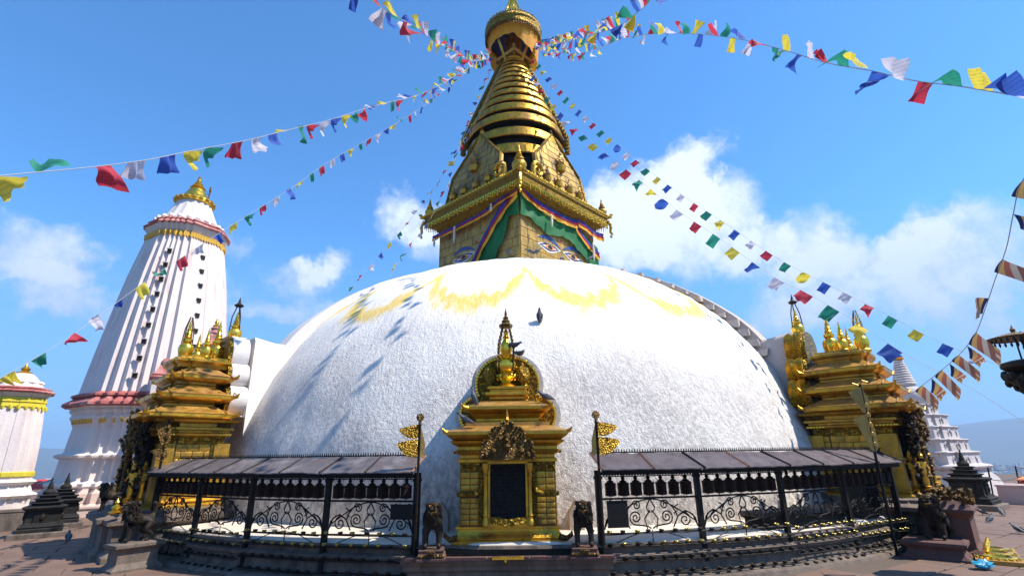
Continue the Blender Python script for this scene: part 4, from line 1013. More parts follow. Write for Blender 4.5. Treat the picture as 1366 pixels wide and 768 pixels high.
            part('arch_bar',[(s*(.96-.9*j/9),-.50+(.42*sin(PI/2*j/9)**1.2)) for j in range(10)],.008)
            part('arch_bar',[(s*(.1+.86*j/8),-.75-.45*(j/8)**1.5) for j in range(9)],.008)
        b=MB(); b.box((0,0,.44),(.012,.012,.62)); obj('upright_bar',b,M['iron'],t,loc=(mid.x,mid.y,0),rz=ang)
        # wheels, each a thing that turns by itself
        for j in range(7):
            f=(j+.5)/7; f=.055+.89*f; p=A+(B-A)*f
            w=obj('prayer_wheel',wmesh,M['wheel'],t,loc=(p.x,p.y,1.292),rz=rnd.uniform(0,6)); obj('wheel_cap',cmesh,M['iron'],w)
            sc=rnd.uniform(1.08,1.18); w.scale=(sc,sc,1.10)
    return t
LP=[(-1.70,9.55),(-3.37,9.92),(-5.05,10.57),(-6.55,11.42),(-8.02,12.3)]
RP=[(1.44,9.46),(3.25,9.78),(5.02,10.38),(6.70,11.20),(8.32,12.10)]
rack(LP,-1,'black iron fence with tin roof and prayer wheels left of the central shrine')
rack(RP,1,'black iron fence with tin roof and prayer wheels right of the central shrine')
def lamp_rows(posts,side,label):
    t=thing('lamp_rack',label,'lamp rack',(0,0,0),group=None)
    P_=[Vector((x,y,0)) for x,y in posts]
    if side: pass
    ext=(P_[-1]-P_[-2]).normalized()*.55; P_=P_[:-1]+[P_[-1],P_[-1]+ext]
    rnd=random.Random(21+side); cnt=0
    for row,(z,off) in enumerate(((.735,.10),(.555,.12),(.345,.14),(.145,.16))):
        for k in range(len(P_)-1):
            A,B=P_[k],P_[k+1]; L=(B-A).length; u=(B-A)/L; ang=math.atan2(u.y,u.x); n=Vector((u.y,-u.x,0))
            m_=(A+B)/2
            if n.dot(Vector((m_.x-CX,m_.y-CY,0)))<0: n=-n
            zz=z-(.02*k+.012*k*k)*(1 if k>1 else .5)
            b=MB(); zj=[rnd.uniform(-.006,.006) for _ in range(5)]
            b.tube([tuple(A+n*off+u*L*q/4+Vector((0,0,zz+zj[q]-.01))) for q in range(5)],.014,5); b.tube([tuple(A+n*(off+.05)+u*L*q/4+Vector((0,0,zz-zj[q]-.02))) for q in range(5)],.007,4)
            obj('lamp_rail',b,M['iron'],t)
            N=max(2,int(L/.215))
            for j in range(N):
                if cnt>=285: break
                p=A+n*(off+.03)+u*(L*(j+.5)/N+rnd.uniform(-.02,.02)); o=obj('lamp_bowl',lme if row<2 and rnd.random()<.8 else lmed,None,t,loc=(p.x,p.y,zz+.008),rz=rnd.uniform(0,3)); o.rotation_euler.x=rnd.uniform(-.15,.15); cnt+=1
    return t
lamp_rows(LP,0,'four rows of brass butter lamps on iron rails along the left fence')
lamp_rows(RP,1,'four rows of brass butter lamps on iron rails along the right fence')
# sign boards on the inner end bays
for (x,y),lab,w,h,z in (((-1.93,9.44),'small black notice plate on the left fence beside the central shrine',.40,.24,1.10),((1.72,9.34),'larger black notice plate on the right fence beside the central shrine',.36,.42,1.03)):
    b=MB(); b.box((0,0,0),(w,.015,h)); b.box((0,-.004,h/2-.008),(w+.015,.022,.016)); b.box((0,-.004,-h/2+.008),(w+.015,.022,.016))
    for q in range(2): b.box((-w*.3+w*.6*q,.03,h/2),(.02,.05,.02))
    o=obj('notice_plate',b,M['iron'],loc=(x,y,z),rz=.15 if x>0 else -.2); tag(o,lab,'notice plate')
# ================================================================== GILT PENNANTS ON POLES
def pennant(x,y,sg,label,wid=1.0):
    t=thing('gilt_pennant',label,'pennant',(x,y,0))
    b=MB(); b.lathe([(.022,0),(.022,2.5),(.035,2.52),(.018,2.56)],8); obj('pole',b,M['bronze'],t)
    b=MB(); b.lathe([(.001,-.02),(.05,-.015),(.062,0),(.05,.015),(.001,.02)],14); b.v=[(x_,z_,y_+2.645) for x_,y_,z_ in b.v]
    for k in range(10): a=k*PI/5; b.ell((.06*cos(a),0,2.645+.06*sin(a)),(.016,.014,.016),5,4)
    b.lathe([(.025,2.54),(.03,2.57),(.012,2.6)],8); obj('finial',b,M['gold_brown'],t)
    for (za,zb,L,tip) in ((2.52,2.30,.33,2.45),(2.27,1.98,.36,2.21)):
        top=[];bot=[]
        for k in range(13):
            u=k/12; top.append((sg*(.02+L*u),.02*sin(u*4),za+(tip-za)*u+.012*sin(u*PI)+(.012 if k%2 else 0))); bot.append((sg*(.02+L*u),.02*sin(u*4),tip-.03+(zb-tip+.03)*(cos(u*PI*.5)**.8)-.03*sin(u*PI)))
        b=MB(); p=top+bot[::-1]
        if sg>0: p=p[::-1]
        b.slab(p,(0,-.018,0)); fl_=obj('blade',b,M['gold_fine'],t,smooth=20)
    b=MB(); b.slab([(-sg*.02,.0,2.50),(-sg*.10,.02,2.2),(-sg*.09,.02,1.95),(-sg*.02,0,2.0)],(0,.012,0)); obj('side_blade',b,M['gold_dull'],t)
    return t
pennant(-1.66,9.34,-1,'forked gilt metal pennant on a dark pole left of the central shrine')
pennant(1.44,9.26,1,'forked gilt metal pennant on a dark pole right of the central shrine')
# brown carved streamer pole by the right shrine (leans) and the one by the left shrine
def streamer(x,y,z0,z1,rz,label,m,lean):
    t=thing('metal_streamer',label,'streamer',(x,y,0),rz)
    b=MB(); b.tube([(0,0,0),(0,0,z1)],.028,6); obj('pole',b,M['iron'],t)
    b=MB(); w=.13
    for (a,c_) in ((z1-.05,z1-.62),(z1-.62,z0)):
        h=a-c_
        b.slab([(0,-.03,a),(-w*1.9,-.03,a-.10),(-w*1.3,-.03,a-h*.45),(-w*.5,-.03,c_+.05),(0,-.03,c_)],(0,.03,0)); b.slab([(.02,-.03,a-.05),(.02,-.03,c_),(w*.8,-.03,c_+.12),(w*.7,-.03,a-h*.4)],(0,.03,0))
    for k in range(5): b.ell((.03,-.04,z0+.15+k*.2),(.04,.03,.06),6,4)
    b.tube([(-.14,0,z1+.03),(-.02,0,z1-.02),(.06,0,z1+.08),(.16,0,z1+.04)],.02,5); obj('streamer_blade',b,m,t,smooth=25)
streamer(7.55,11.30,1.95,3.35,-.3,'tall browned metal streamer on a pole in front of the right shrine',M['gold_dull'],0)
streamer(-7.9,12.05,1.95,2.9,.5,'narrow rusty metal streamer at the corner of the left shrine',M['gold_brown'],0)
# ================================================================== GUARDIAN LIONS
J={'hip':(0,.20,.40,.085,.10),'belly':(0,.06,.38,.085,.10),'chest':(0,-.10,.42,.145,.16),'neck':(0,-.14,.55,.125,.13),'head':(0,-.19,.66,.098,.10),'muz':(0,-.29,.635,.05,.05),'crest':(0,-.15,.76,.03,.03),
   'tail1':(0,.28,.48,.03),'tail2':(0,.30,.62,.035),'tail3':(0,.24,.72,.045)}
E_=[('hip','belly'),('belly','chest'),('chest','neck'),('neck','head'),('head','muz'),('head','crest'),('hip','tail1'),('tail1','tail2'),('tail2','tail3')]
for s,nm in ((-1,'l'),(1,'r')):
    J['fs'+nm]=(s*.11,-.13,.34,.075,.08);J['fk'+nm]=(s*.12,-.15,.20,.052);J['ff'+nm]=(s*.12,-.16,.05,.05);J['ft'+nm]=(s*.12,-.23,.028,.05,.034)
    J['hs'+nm]=(s*.10,.20,.32,.085);J['hk'+nm]=(s*.125,.12,.20,.06);J['hh'+nm]=(s*.12,.25,.12,.042);J['hf'+nm]=(s*.11,.21,.03,.032);J['ht'+nm]=(s*.11,.14,.02,.03,.024)
    J['ear'+nm]=(s*.085,-.15,.73,.022)
    E_+=[('chest','fs'+nm),('fs'+nm,'fk'+nm),('fk'+nm,'ff'+nm),('ff'+nm,'ft'+nm),('hip','hs'+nm),('hs'+nm,'hk'+nm),('hk'+nm,'hh'+nm),('hh'+nm,'hf'+nm),('hf'+nm,'ht'+nm),('head','ear'+nm)]
lion_me=skin('lion_body',J,E_,2); lion_me.materials.append(M['bronze'])
mane=MB(); rm=random.Random(4)
for k in range(110):
    a=rm.uniform(0,2*PI); z=rm.uniform(.40,.74); rr=.135-.10*abs(z-.52)
    p=Vector(((rr+.005)*cos(a),-.13+(rr*.95)*sin(a)*.9,z)); o_=Vector((cos(a),sin(a),0)); mane.tube([tuple(p-o_*.02),tuple(p+o_*.022+Vector((0,0,-.008))),tuple(p+o_*.03+Vector((0,0,-.04))),tuple(p+o_*.012+Vector((0,0,-.06)))],.019,5,[1,1.15,.9,.2])
mane_me=mane.mesh('mane'); mane_me.materials.append(M['bronze'])
face=MB()
for s in (-1,1):
    face.ell((s*.045,-.285,.70),(.024,.02,.024),7,5); face.tube([(s*.02,-.27,.735),(s*.07,-.255,.73),(s*.095,-.21,.70)],.013,5)
    face.tube([(s*.0,-.335,.60),(s*.05,-.31,.595),(s*.07,-.25,.62)],.014,5)
    face.add([(s*.02,-.335,.60),(s*.035,-.33,.60),(s*.028,-.34,.57)],[(0,1,2)])
face.ell((0,-.335,.655),(.028,.02,.018),7,5)
face.tube([(0,-.31,.575),(0,-.28,.555),(0,-.24,.56)],.028,6)
face_me=face.mesh('face'); face_me.materials.append(M['gold_brown'])
def lion(x,y,z,rz,sc,label,ped=True,m=None):
    t=thing('lion_statue',label,'statue',(x,y,z),rz)
    o=obj('body',lion_me,M['bronze'],t); 
    a=obj('mane',mane_me,M['bronze'],t); c=obj('face',face_me,M['gold_brown'],t)
    base=.15/sc if ped else 0
    for q in (o,a,c): q.location=(0,0,base)
    if ped:
        b=MB(); b.mould(rect(.20,.30),[(.03,0),(.03,.03),(.0,.045),(.02,.07),(.0,.09),(-.01,.12),(.0,.14),(0,.15)]); b.v=[(p/sc,q/sc,r/sc) for p,q,r in b.v]; obj('pedestal',b,M['stone_pink'],t,smooth=25)
        b=MB()
        for k in range(10): b.ell((-.19/sc+.042/sc*k,-.31/sc,.075/sc),(.022/sc,.02/sc,.028/sc),6,4)
        obj('lotus_carving',b,M['gold_brown'],t)
        b=MB(); b.ell((0,-.33/sc,.13/sc),(.08/sc,.03/sc,.03/sc),8,5); obj('relief',b,M['gold_brown'],t)
    t.scale=(sc,sc,sc); return t
lion(-1.36,9.22,.43,.10,.92,'dark bronze guardian lion on a small pedestal left of the central doorway')
lion(1.12,9.22,.43,-.10,.92,'dark bronze guardian lion on a small pedestal right of the central doorway')
lion(-7.40,10.92,.50,-.6,.98,'larger black lion statue at the outer end of the left fence',False)
lion(-8.85,12.05,.95,-1.0,.78,'smaller black lion statue farthest left, before the left shrine',False)
lion(8.25,11.0,.34,-.95,1.08,'dark lion statue with gilt face at the outer end of the right fence',False)
# stone pedestals below the outer lions
def pedestal(x,y,rz,a,b_,h,label,m='stone'):
    q=MB(); q.mould(rect(a,b_),[(.09,0),(.09,.06),(.02,.12),(0,.16),(0,h-.14),(.05,h-.10),(.08,h-.07),(.08,h-.02),(.02,h)]); o=obj('stone_pedestal',q,M[m],loc=(x,y,0),rz=rz,smooth=25); tag(o,label,'pedestal'); return o
pedestal(-7.38,10.95,-.6,.22,.34,.50,'grey stone pedestal under the black lion at the left fence end')
pedestal(8.12,10.98,.82,.34,.42,.34,'vermilion stained stone pedestal under the lion at the right fence end','stone_pink')
# gilt offerings beside the left lion, flower-strewn ornaments beside the right lion
def blobs(name,n,c,s,m,label,cat,seed,r=(.04,.08)):
    rn=random.Random(seed); b=MB()
    for k in range(n):
        p=[c[i]+rn.uniform(-s[i],s[i]) for i in range(3)]; q=rn.uniform(*r); b.ell(p,(q,q*rn.uniform(.6,1),q*rn.uniform(.7,1.3)),7,5)
    o=obj(name,b,M[m]); tag(o,label,cat)
b=MB(); b.lathe([(.12,0),(.14,.03),(.06,.08),(.10,.12),(.03,.18),(.05,.22),(.001,.30)],10); o=obj('gilt_vajra',b,M['gold_bright'],loc=(-8.25,11.45,.95)); tag(o,'bright gilt ritual sceptre lying beside the black lion on the left','sceptre')
t=thing('carved_doorstep','carved doorstep with red powder and gilt beasts in front of the right shrine','doorstep',(8.98,11.55,0),R(47))
b=MB(); b.mould(rect(.62,.34),[(.10,0),(.10,.10),(.02,.16),(0,.2),(0,.70),(.05,.75),(.10,.80),(.10,.86),(0,.9),(-.1,1.0)]); obj('step_block',b,M['stone_pink'],t,smooth=25)
rn=random.Random(8); b=MB()
for k in range(90):
    p=(rn.uniform(-.62,.35),rn.uniform(-.42,.2),.90+rn.uniform(0,.26)); b.tube([p,(p[0]+rn.uniform(-.06,.06),p[1]-.03,p[2]+.05),(p[0]+rn.uniform(-.12,.12),p[1]-.06,p[2]+rn.uniform(.04,.12))],rn.uniform(.025,.05),5,[1,1.1,.25])
obj('gilt_beasts',b,M['gold_brown'],t)
b=MB()
for k in range(18): b.ell((rn.uniform(-.1,.5),rn.uniform(-.4,.0),.98+rn.uniform(-.02,.14)),(.05,.05,.03),6,4)
obj('red_powder',b,M['red'],t)
for k in range(9):
    b=MB(); b.lathe([(.03,0),(.045,.03),(.02,.06),(.03,.09),(.001,.12)],6); obj('marigold_stud',b,M['gold_bright'],t,loc=(-.56+.14*k,-.46,.14))
# gilt thunderbolt slab on the plaza and a plastic bag
t=thing('gilt_relief_slab','bright gilt relief slab with raised rings lying on the paving at the right','relief slab',(9.12,10.85,0),R(-38))
b=MB(); b.box((0,0,.05),(.66,1.75,.08)); obj('slab_base',b,M['gold_roof'],t)
for k,(y,w) in enumerate(((-.55,.27),(.0,.26),(.55,.24))):
    b=MB(); b.lathe([(w,.09),(w,.115),(w-.03,.13),(w-.07,.13),(w-.09,.10)],28,(0,y,0),sy=.75,caps=True); obj('raised_ring',b,M['gold_bright'],t)
    b=MB()
    for j in range(20): a=2*PI*j/20; b.ell(((w+.035)*cos(a),y+(w+.035)*.77*sin(a),.10),(.026,.026,.022),6,4)
    obj('ring_beading',b,M['gold_bright'],t)
b=MB(); rn=random.Random(2); rings=[]
for j in range(7):
    u=j/6; rings.append([(.17*sin(PI*(.12+.8*u))*cos(2*PI*k/12)*rn.uniform(.6,1.3),.13*sin(PI*(.12+.8*u))*sin(2*PI*k/12)*rn.uniform(.6,1.3),.02+.14*u*rn.uniform(.7,1.2)) for k in range(12)])
b.loft(rings); o=obj('plastic_bag',b,M['plastic'],loc=(8.02,9.85,0.02),smooth=20); tag(o,'crumpled light blue plastic bag on the paving','plastic bag')
# ================================================================== THE WHITE SHIKHARA TOWER
def flute(a,dep,steps):
    """square with corner redents: steps = list of (fraction along the side, inset)"""
    side=[]
    pts=[]
    for (f0,f1,i) in steps: pts+= [(f0,i),(f1,i)]
    out=[]
    for q in range(4):
        for f,i in pts:
            x,y=f*a,-(a-i*a*dep)
            for _ in range(q): x,y=-y,x
            out.append((x,y))
    return out
def tower(name,label,loc,rz,levels,steps,dep,detail):
    t=thing(name,label,'tower',loc,rz)
    for nm,m,prof in levels:
        # prof: list of (half width, z)
        b=MB(); b.loft([[(x,y,z) for x,y in flute(w,dep,steps)] for w,z in prof]); obj(nm,b,M[m],t,smooth=20)
    return t
ST=[(-.78,-.70,.25),(-.70,-.58,.17),(-.58,-.44,.08),(-.44,.44,.0),(.44,.58,.08),(.58,.70,.17),(.70,.78,.25)]
def FS(n):  # narrow recessed grooves between vertical piers
    out=[]; 
    return out
ST=[(-.74,-.66,.26),(-.655,-.55,.175),(-.545,-.40,.08),(-.385,-.15,.0),(-.13,.13,.012),(.15,.385,.0),(.40,.545,.08),(.55,.655,.175),(.66,.74,.26)]
tw=tower('shikhara_tower','tall white ribbed temple tower with a gold bell top, left of the dome',(-16.5,24.0,0),R(60),[
  ('plinth','base_pink',[(3.35,0),(3.35,.35),(3.1,.45),(3.1,.8),(2.95,.95),(2.95,1.0)]),
  ('lower_base','white',[(2.92,.95),(3.02,1.05),(3.0,1.15),(2.78,1.25),(2.72,2.05),(2.90,2.12),(2.93,2.2),(2.80,2.26)]),
  ('upper_base','white',[(2.74,2.2),(2.64,2.35),(2.55,3.3),(2.62,3.5),(2.72,3.7),(2.66,3.8),(2.78,3.95),(2.74,4.02),(2.92,4.12)]),
  ('red_cornice','red',[(2.98,4.10),(3.06,4.16),(3.04,4.26),(2.74,4.48),(2.84,4.54),(2.82,4.62),(2.6,4.72)]),
  ('shaft','white_pink',[(2.62,4.7),(2.48,6.0),(2.22,8.2),(1.95,10.2),(1.67,11.8),(1.52,12.55)]),
  ('ochre_band','ochre',[(1.60,12.26),(1.615,12.28),(1.57,12.46),(1.53,12.48)]),
  ('white_neck','white',[(1.56,12.5),(1.63,12.62),(1.72,12.78)]),
  ('red_cap','red',[(1.76,12.78),(1.80,12.85),(1.70,12.95),(1.62,13.02),(1.66,13.08),(1.52,13.2)]),
 ],ST,1.0,None)
b=MB(); n=16; b.lathe([(1.42,13.15),(1.24,13.5),(1.03,13.95),(.86,14.35),(.76,14.6)],96)
b.v=[(x*(1-.05*abs(sin(8*math.atan2(y,x)))),y*(1-.05*abs(sin(8*math.atan2(y,x)))),z) for x,y,z in b.v]
obj('white_dome_cap',b,M['white_clean'],tw,smooth=60)
for k in range(24):
    a=2*PI*k/24; b=MB(); b.ell((0,0,0),(.13,.10,.13),7,5); obj('cap_knob',b,M['white'],tw,loc=(1.48*cos(a),1.48*sin(a),13.27))
b=MB(); b.lathe([(.80,14.55),(.88,14.62),(.86,14.78),(.68,14.86),(.62,14.95),(.50,15.15),(.36,15.42),(.30,15.5),(.36,15.54),(.22,15.6),(.27,15.66),(.16,15.74),(.2,15.8),(.10,15.9),(.13,15.95),(.05,16.1),(.09,16.16),(.001,16.28)],28); bt=obj('gilt_bell',b,M['gold_bright'],tw,smooth=50)
b=MB()
for k in range(18): a=2*PI*k/18; b.ell((.86*cos(a),.86*sin(a),14.68),(.12,.12,.12),7,5)
obj('lotus_petal',b,M['gold'],bt,kind='stuff')
b=MB(); b.tube([(.75,.3,14.8),(.80,.32,15.9)],.035,5); b.lathe([(.06,0),(.07,.06),(.04,.2),(.05,.26),(.001,.34)],6,(.80,.32,15.8)); b.tube([(.78,.3,15.6),(.4,.1,15.4)],.015,4); b.tube([(.78,.3,15.6),(.1,.05,15.9)],.015,4); obj('lightning_rod',b,M['gold_brown'],tw)
# windows: small dark square holes with frames, up the wide bays
def shaft_w(z):
    P=[(2.62,4.7),(2.48,6.0),(2.22,8.2),(1.95,10.2),(1.67,11.8),(1.52,12.55)]
    for (w0,z0),(w1,z1) in zip(P,P[1:]):
        if z<=z1: return w0+(w1-w0)*(z-z0)/(z1-z0)
for q in range(4):
    for diag in (0,1):
        if q%2: continue
        for j in range(9):
            zz=5.35+.74*j; w=shaft_w(zz); x,y=(0,-w*.99) if not diag else (-.745*w,-.745*w)
            for _ in range(q): x,y=-y,x
            rz=q*PI/2-(PI/4 if diag else 0)
            b=MB(); b.box((0,0,0),(.15,.12,.18)); o=obj('window',b,M['black'],tw,loc=(x,y,zz),rz=rz); b=MB(); b.box((0,-.03,.11),(.22,.12,.035)); obj('lintel',b,M['white'],o)
# ochre brackets under the cornice
b=MB()
for q in range(4):
    for k in range(-6,7):
        f=k*.105; i=.0 if abs(f)<.4 else .08 if abs(f)<.56 else .18
        x,y=f*2.6,-(2.6-i*2.6)-.02
        pts=[(x-.12,y-.06,3.62),(x+.12,y-.06,3.62),(x+.06,y-.06,3.50),(x,y-.06,3.44),(x-.06,y-.06,3.50)]
        r_=Matrix.Rotation(PI/2*q,4,'Z'); b.M=r_; b.slab(pts,(0,.08,0)); b.M=None
obj('ochre_pendant',b,M['ochre'],tw,kind='stuff',label='row of ochre painted pendants')
b=MB()
for q in range(4):
    for k in range(-9,10):
        f=k*.078; i=.0 if abs(f)<.4 else .08 if abs(f)<.55 else .175 if abs(f)<.66 else .26
        w=1.62; x,y=f*w,-(w-i*w)
        b.M=Matrix.Rotation(PI/2*q,4,'Z'); b.slab([(x-.065,y-.02,12.24),(x,y-.02,12.12),(x+.065,y-.02,12.24),(x+.05,y-.03,12.42),(x-.05,y-.03,12.42)],(0,.06,0)); b.M=None
obj('ochre_scallop',b,M['ochre'],tw,kind='stuff',label='scalloped ochre garland round the tower head')
# arched niche shrine with a red roof on the tower ledge
t=thing('niche_shrine','small white niche with a red domed roof on the ledge of the white tower','niche',(-14.62,21.45,4.35),R(35))
b=MB(); b.box((0,0,.42),(.72,.6,.84)); obj('wall',b,M['white_pink'],t)
b=MB(); b.slab([(-.16,-.32,.15),(.16,-.32,.15),(.16,-.32,.5),(.1,-.32,.62),(0,-.32,.68),(-.1,-.32,.62),(-.16,-.32,.5)],(0,.04,0)); obj('window',b,M['black'],t)
b=MB(); b.mould(rect(.36,.30),[(.1,.82),(.12,.88),(.04,.94),(.06,1.0),(-.06,1.12),(-.16,1.38),(-.22,1.42)]); obj('roof',b,M['red'],t)
b=MB(); b.lathe([(.17,1.36),(.2,1.42),(.19,1.55),(.1,1.68),(.001,1.74)],12); obj('knob',b,M['red'],t)
# red and ochre pinnacle behind the left shrine
t=thing('red_pinnacle','slender red and white pinnacle with ochre panels rising behind the left shrine','pinnacle',(-12.5,21.0,0),R(40))
b=MB(); b.mould(rect(.42,.42),[(0,0),(0,5.2),(.06,5.25),(-.02,5.3)]); obj('shaft',b,M['white_pink'],t)
b=MB(); b.mould(rect(.34,.34),[(0,5.28),(.05,5.34),(-.02,5.4),(-.02,5.8),(.1,5.9),(.12,5.98),(-.02,6.04),(-.06,6.3),(.08,6.4),(.1,6.46),(-.05,6.55),(-.12,6.7),(-.1,6.85),(-.16,6.95)]); obj('red_tiers',b,M['red'],t)
for q in range(4):
    b=MB(); b.M=Matrix.Rotation(PI/2*q,4,'Z')
    for k in range(7): a=k*2*PI/7; b.ell((.12*cos(a),-.35,5.6+.12*sin(a)),(.07,.03,.07),6,4)
    b.ell((0,-.36,5.6),(.07,.04,.07),6,4); obj('ochre_flower',b,M['ochre'],t)
b=MB(); b.lathe([(.2,6.9),(.24,7.0),(.16,7.12),(.2,7.2),(.08,7.3)],12); obj('cap',b,M['red'],t)
b=MB(); b.lathe([(.12,7.25),(.14,7.32),(.06,7.4),(.09,7.46),(.001,7.68)],10); obj('finial',b,M['gold_bright'],t)
# ---- slimmer tower at the far left
t=thing('small_shikhara','smaller white ribbed tower with yellow cloth bands at the far left edge','tower',(-17.2,18.0,0),R(42))
def small(prof,m,nm,st=ST,dep=1.0): q=MB(); q.loft([[(x,y,z) for x,y in flute(w,dep,st)] for w,z in prof]); obj(nm,q,M[m],t,smooth=20)
ST2=[(-.70,-.62,.22),(-.61,-.44,.12),(-.42,-.14,.0),(-.12,.12,.02),(.14,.42,.0),(.44,.61,.12),(.62,.70,.22)]
small([(1.25,0),(1.25,.3),(1.0,.42),(1.0,.85),(1.15,.95),(1.0,1.02),(.92,1.25),(1.06,1.36),(.95,1.42)],'white','base',ST2)
small([(.92,1.4),(.90,2.4),(.82,3.3),(.72,4.1)],'white_pink','shaft',ST2)
small([(.95,1.52),(.96,1.54),(.95,1.66),(.93,1.68)],'yellow_cloth','yellow_band',ST2)
small([(.74,3.72),(.80,3.76),(.77,3.9),(.80,3.92),(.76,4.06),(.73,4.08)],'yellow_cloth','yellow_band',ST2)
small([(.70,4.06),(.78,4.14),(.86,4.22)],'white','neck',ST2)
small([(.92,4.22),(.95,4.27),(.84,4.33),(.86,4.38),(.70,4.44)],'red','red_cap',ST2)
b=MB(); b.lathe([(.66,4.42),(.52,4.62),(.36,4.82),(.25,4.92)],20)
for k in range(12): a=k*PI/6; b.ell((.5*cos(a),.5*sin(a),4.6),(.12,.12,.09),6,4)
obj('petal_dome',b,M['white'],t)
b=MB(); b.lathe([(.2,4.9),(.24,4.96),(.1,5.02),(.14,5.1),(.05,5.18),(.001,5.34)],10); obj('finial',b,M['gold'],t)
b=MB()
for k in range(26): a=k*2*PI/26; w=.80; b.lathe([(.05,3.66),(.07,3.72),(.05,3.80)],5,(w*cos(a)*1.0,w*sin(a)*1.0,0))
obj('cloth_fringe',b,M['yellow_cloth'],t,kind='stuff')
# ---- white tiered stupa to the right
t=thing('white_tiered_stupa','white stepped votive stupa with rows of small niches, right of the gold shrine','stupa',(19.6,26.0,0),R(30))
lv=[(0,2.30,2.05),(1.20,1.70,1.5),(1.86,1.48,1.3),(2.42,1.28,1.1),(3.0,1.08,.9),(3.55,.86,.72)]
b=MB(); b.mould(redent(2.0,2.0,.5,.12),[(.25,0),(.18,.2),(.02,.7),(-.16,.95),(-.2,1.05),(-.06,1.16),(-.04,1.22),(-.08,1.27),(-.4,1.36)]); obj('base_tier',b,M['white_aged'],t,smooth=20)
for k,(z0,a0,a1) in enumerate(lv[1:]):
    z1=lv[k+2][0] if k+2<len(lv) else z0+.5
    b=MB(); b.mould(redent(a0-.06,a0-.06,.5,.1),[(.05,z0-.02),(.02,z0+.08),(.0,z1-.10),(.05,z1-.07),(.07,z1-.03),(.05,z1),(-.2,z1+.03)]); tr_=obj('tier',b,M['white_aged'],t,smooth=20)
    for q in range(4):
        for f in ((-.62,.0,.62) if k<3 else (0,)):
            x=f*a0; y=-(a0+(.045 if abs(f)<.5 else -.055)); b=MB(); h=(z1-z0)*.5; w=.12 if k<3 else .1
            pts=[(-w,0,0),(w,0,0),(w,0,h*.55),(w*.5,0,h*.85),(0,0,h),(-w*.5,0,h*.85),(-w,0,h*.55)]
            b.tube([(p[0]*1.2,p[1]-.02,p[2]*1.1) for p in pts[1:]+[pts[0]]],.035,5); b.slab(pts,(0,.03,0))
            v=Matrix.Rotation(PI/2*q,4,'Z')@Vector((x,y-.0,z0+.12)); obj('niche',b,M['white_aged'],tr_,loc=tuple(v),rz=PI/2*q)
b=MB(); b.lathe([(.75,4.05),(.85,4.2),(.86,4.5),(.7,4.8),(.42,4.95),(.46,5.0),(.46,5.1)],32); obj('dome',b,M['white_aged'],t)
for k in range(11):
    z=5.05+k*.125; r=.50-.032*k; b=MB(); b.lathe([(r-.1,z),(r,z+.01),(r,z+.07),(r-.03,z+.10),(r-.1,z+.11)],20); obj('spire_ring',b,M['white'],t)
b=MB(); b.lathe([(.12,6.4),(.22,6.44),(.2,6.52),(.1,6.56)],14); obj('canopy',b,M['blue_cloth'],t)
b=MB(); b.lathe([(.1,6.55),(.12,6.6),(.04,6.66),(.07,6.72),(.001,6.92)],10); obj('finial',b,M['gold'],t)
b=MB(); b.lathe([(.2,6.3),(.26,6.38),(.19,6.43)],10); obj('canopy_cloth',b,M['orange_cloth'],t)
# a second slim white stupa just behind it
# ---- black stone votive stupas
def chaitya(loc,rz,s,label,tall=1.0):
    t=thing('votive_stupa',label,'votive stupa',loc,rz)
    b=MB(); b.mould(rect(.70*s,.70*s),[(0,0),(0,.16*s),(-.04*s,.18*s)]); obj('ground_step',b,M['stone'],t,smooth=25)
    b=MB(); b.mould(rect(.56*s,.56*s),[(0,.17*s),(0,.27*s),(-.04*s,.30*s),(-.02*s,.34*s),(-.08*s,.38*s),(-.10*s,.42*s)]); obj('plinth',b,M['stone_dark'],t,smooth=25)
    b=MB(); b.mould(redent(.40*s,.40*s,.5,.04*s),[(.02*s,.42*s),(0,.46*s),(0,.78*s),(.03*s,.81*s),(.10*s,.86*s),(.11*s,.90*s),(.02*s,.93*s)]); bd=obj('shrine_body',b,M['stone_dark'],t,smooth=25)
    for q in range(4):
        b=MB(); b.M=Matrix.Rotation(PI/2*q,4,'Z'); y=-.45*s
        b.slab([(x*s,y,z*s) for x,z in [(-.14,.46),(.14,.46),(.14,.64),(.08,.74),(0,.78),(-.08,.74),(-.14,.64)]],(0,.02,0)); b.ell((0,y-.01,.60*s),(.06*s,.04*s,.10*s),7,5); b.ell((0,y-.01,.71*s),(.035*s,.035*s,.04*s),6,4); obj('niche',b,M['bronze'],bd)
    z=.92
    for k,(w,h) in enumerate(((.33,.12),(.25,.11),(.18,.10))):
        b=MB(); b.mould(redent(w*s,w*s,.5,.03*s),[(0,z*s),(-.01*s,(z+h*.5)*s),(.05*s,(z+h*.75)*s),(.05*s,(z+h*.9)*s),(-.02*s,(z+h)*s)]); obj('tier',b,M['stone_dark'],t,smooth=25); z+=h
    b=MB(); b.lathe([(r*s,zz*s) for r,zz in [(.15,z),(.16,z+.08),(.10,z+.16),(.07,z+.18),(.09,z+.20),(.07,z+.22),(.075,z+.26),(.055,z+.28),(.06,z+.32),(.04,z+.34),(.045,z+.38),(.02,z+.42),(.03,z+.45),(.001,z+.54*tall)]],12); obj('spire',b,M['stone_dark'],t)
chaitya((-13.25,15.6,0),R(38),.88,'nearer black stone votive stupa on a stepped base, left edge of the plaza')
chaitya((-14.45,17.6,0),R(38),.92,'farther black stone votive stupa, half hidden behind its neighbour on the left')
chaitya((15.85,19.2,0),R(38),1.12,'black stone votive stupa standing in front of the white tiered stupa on the right')
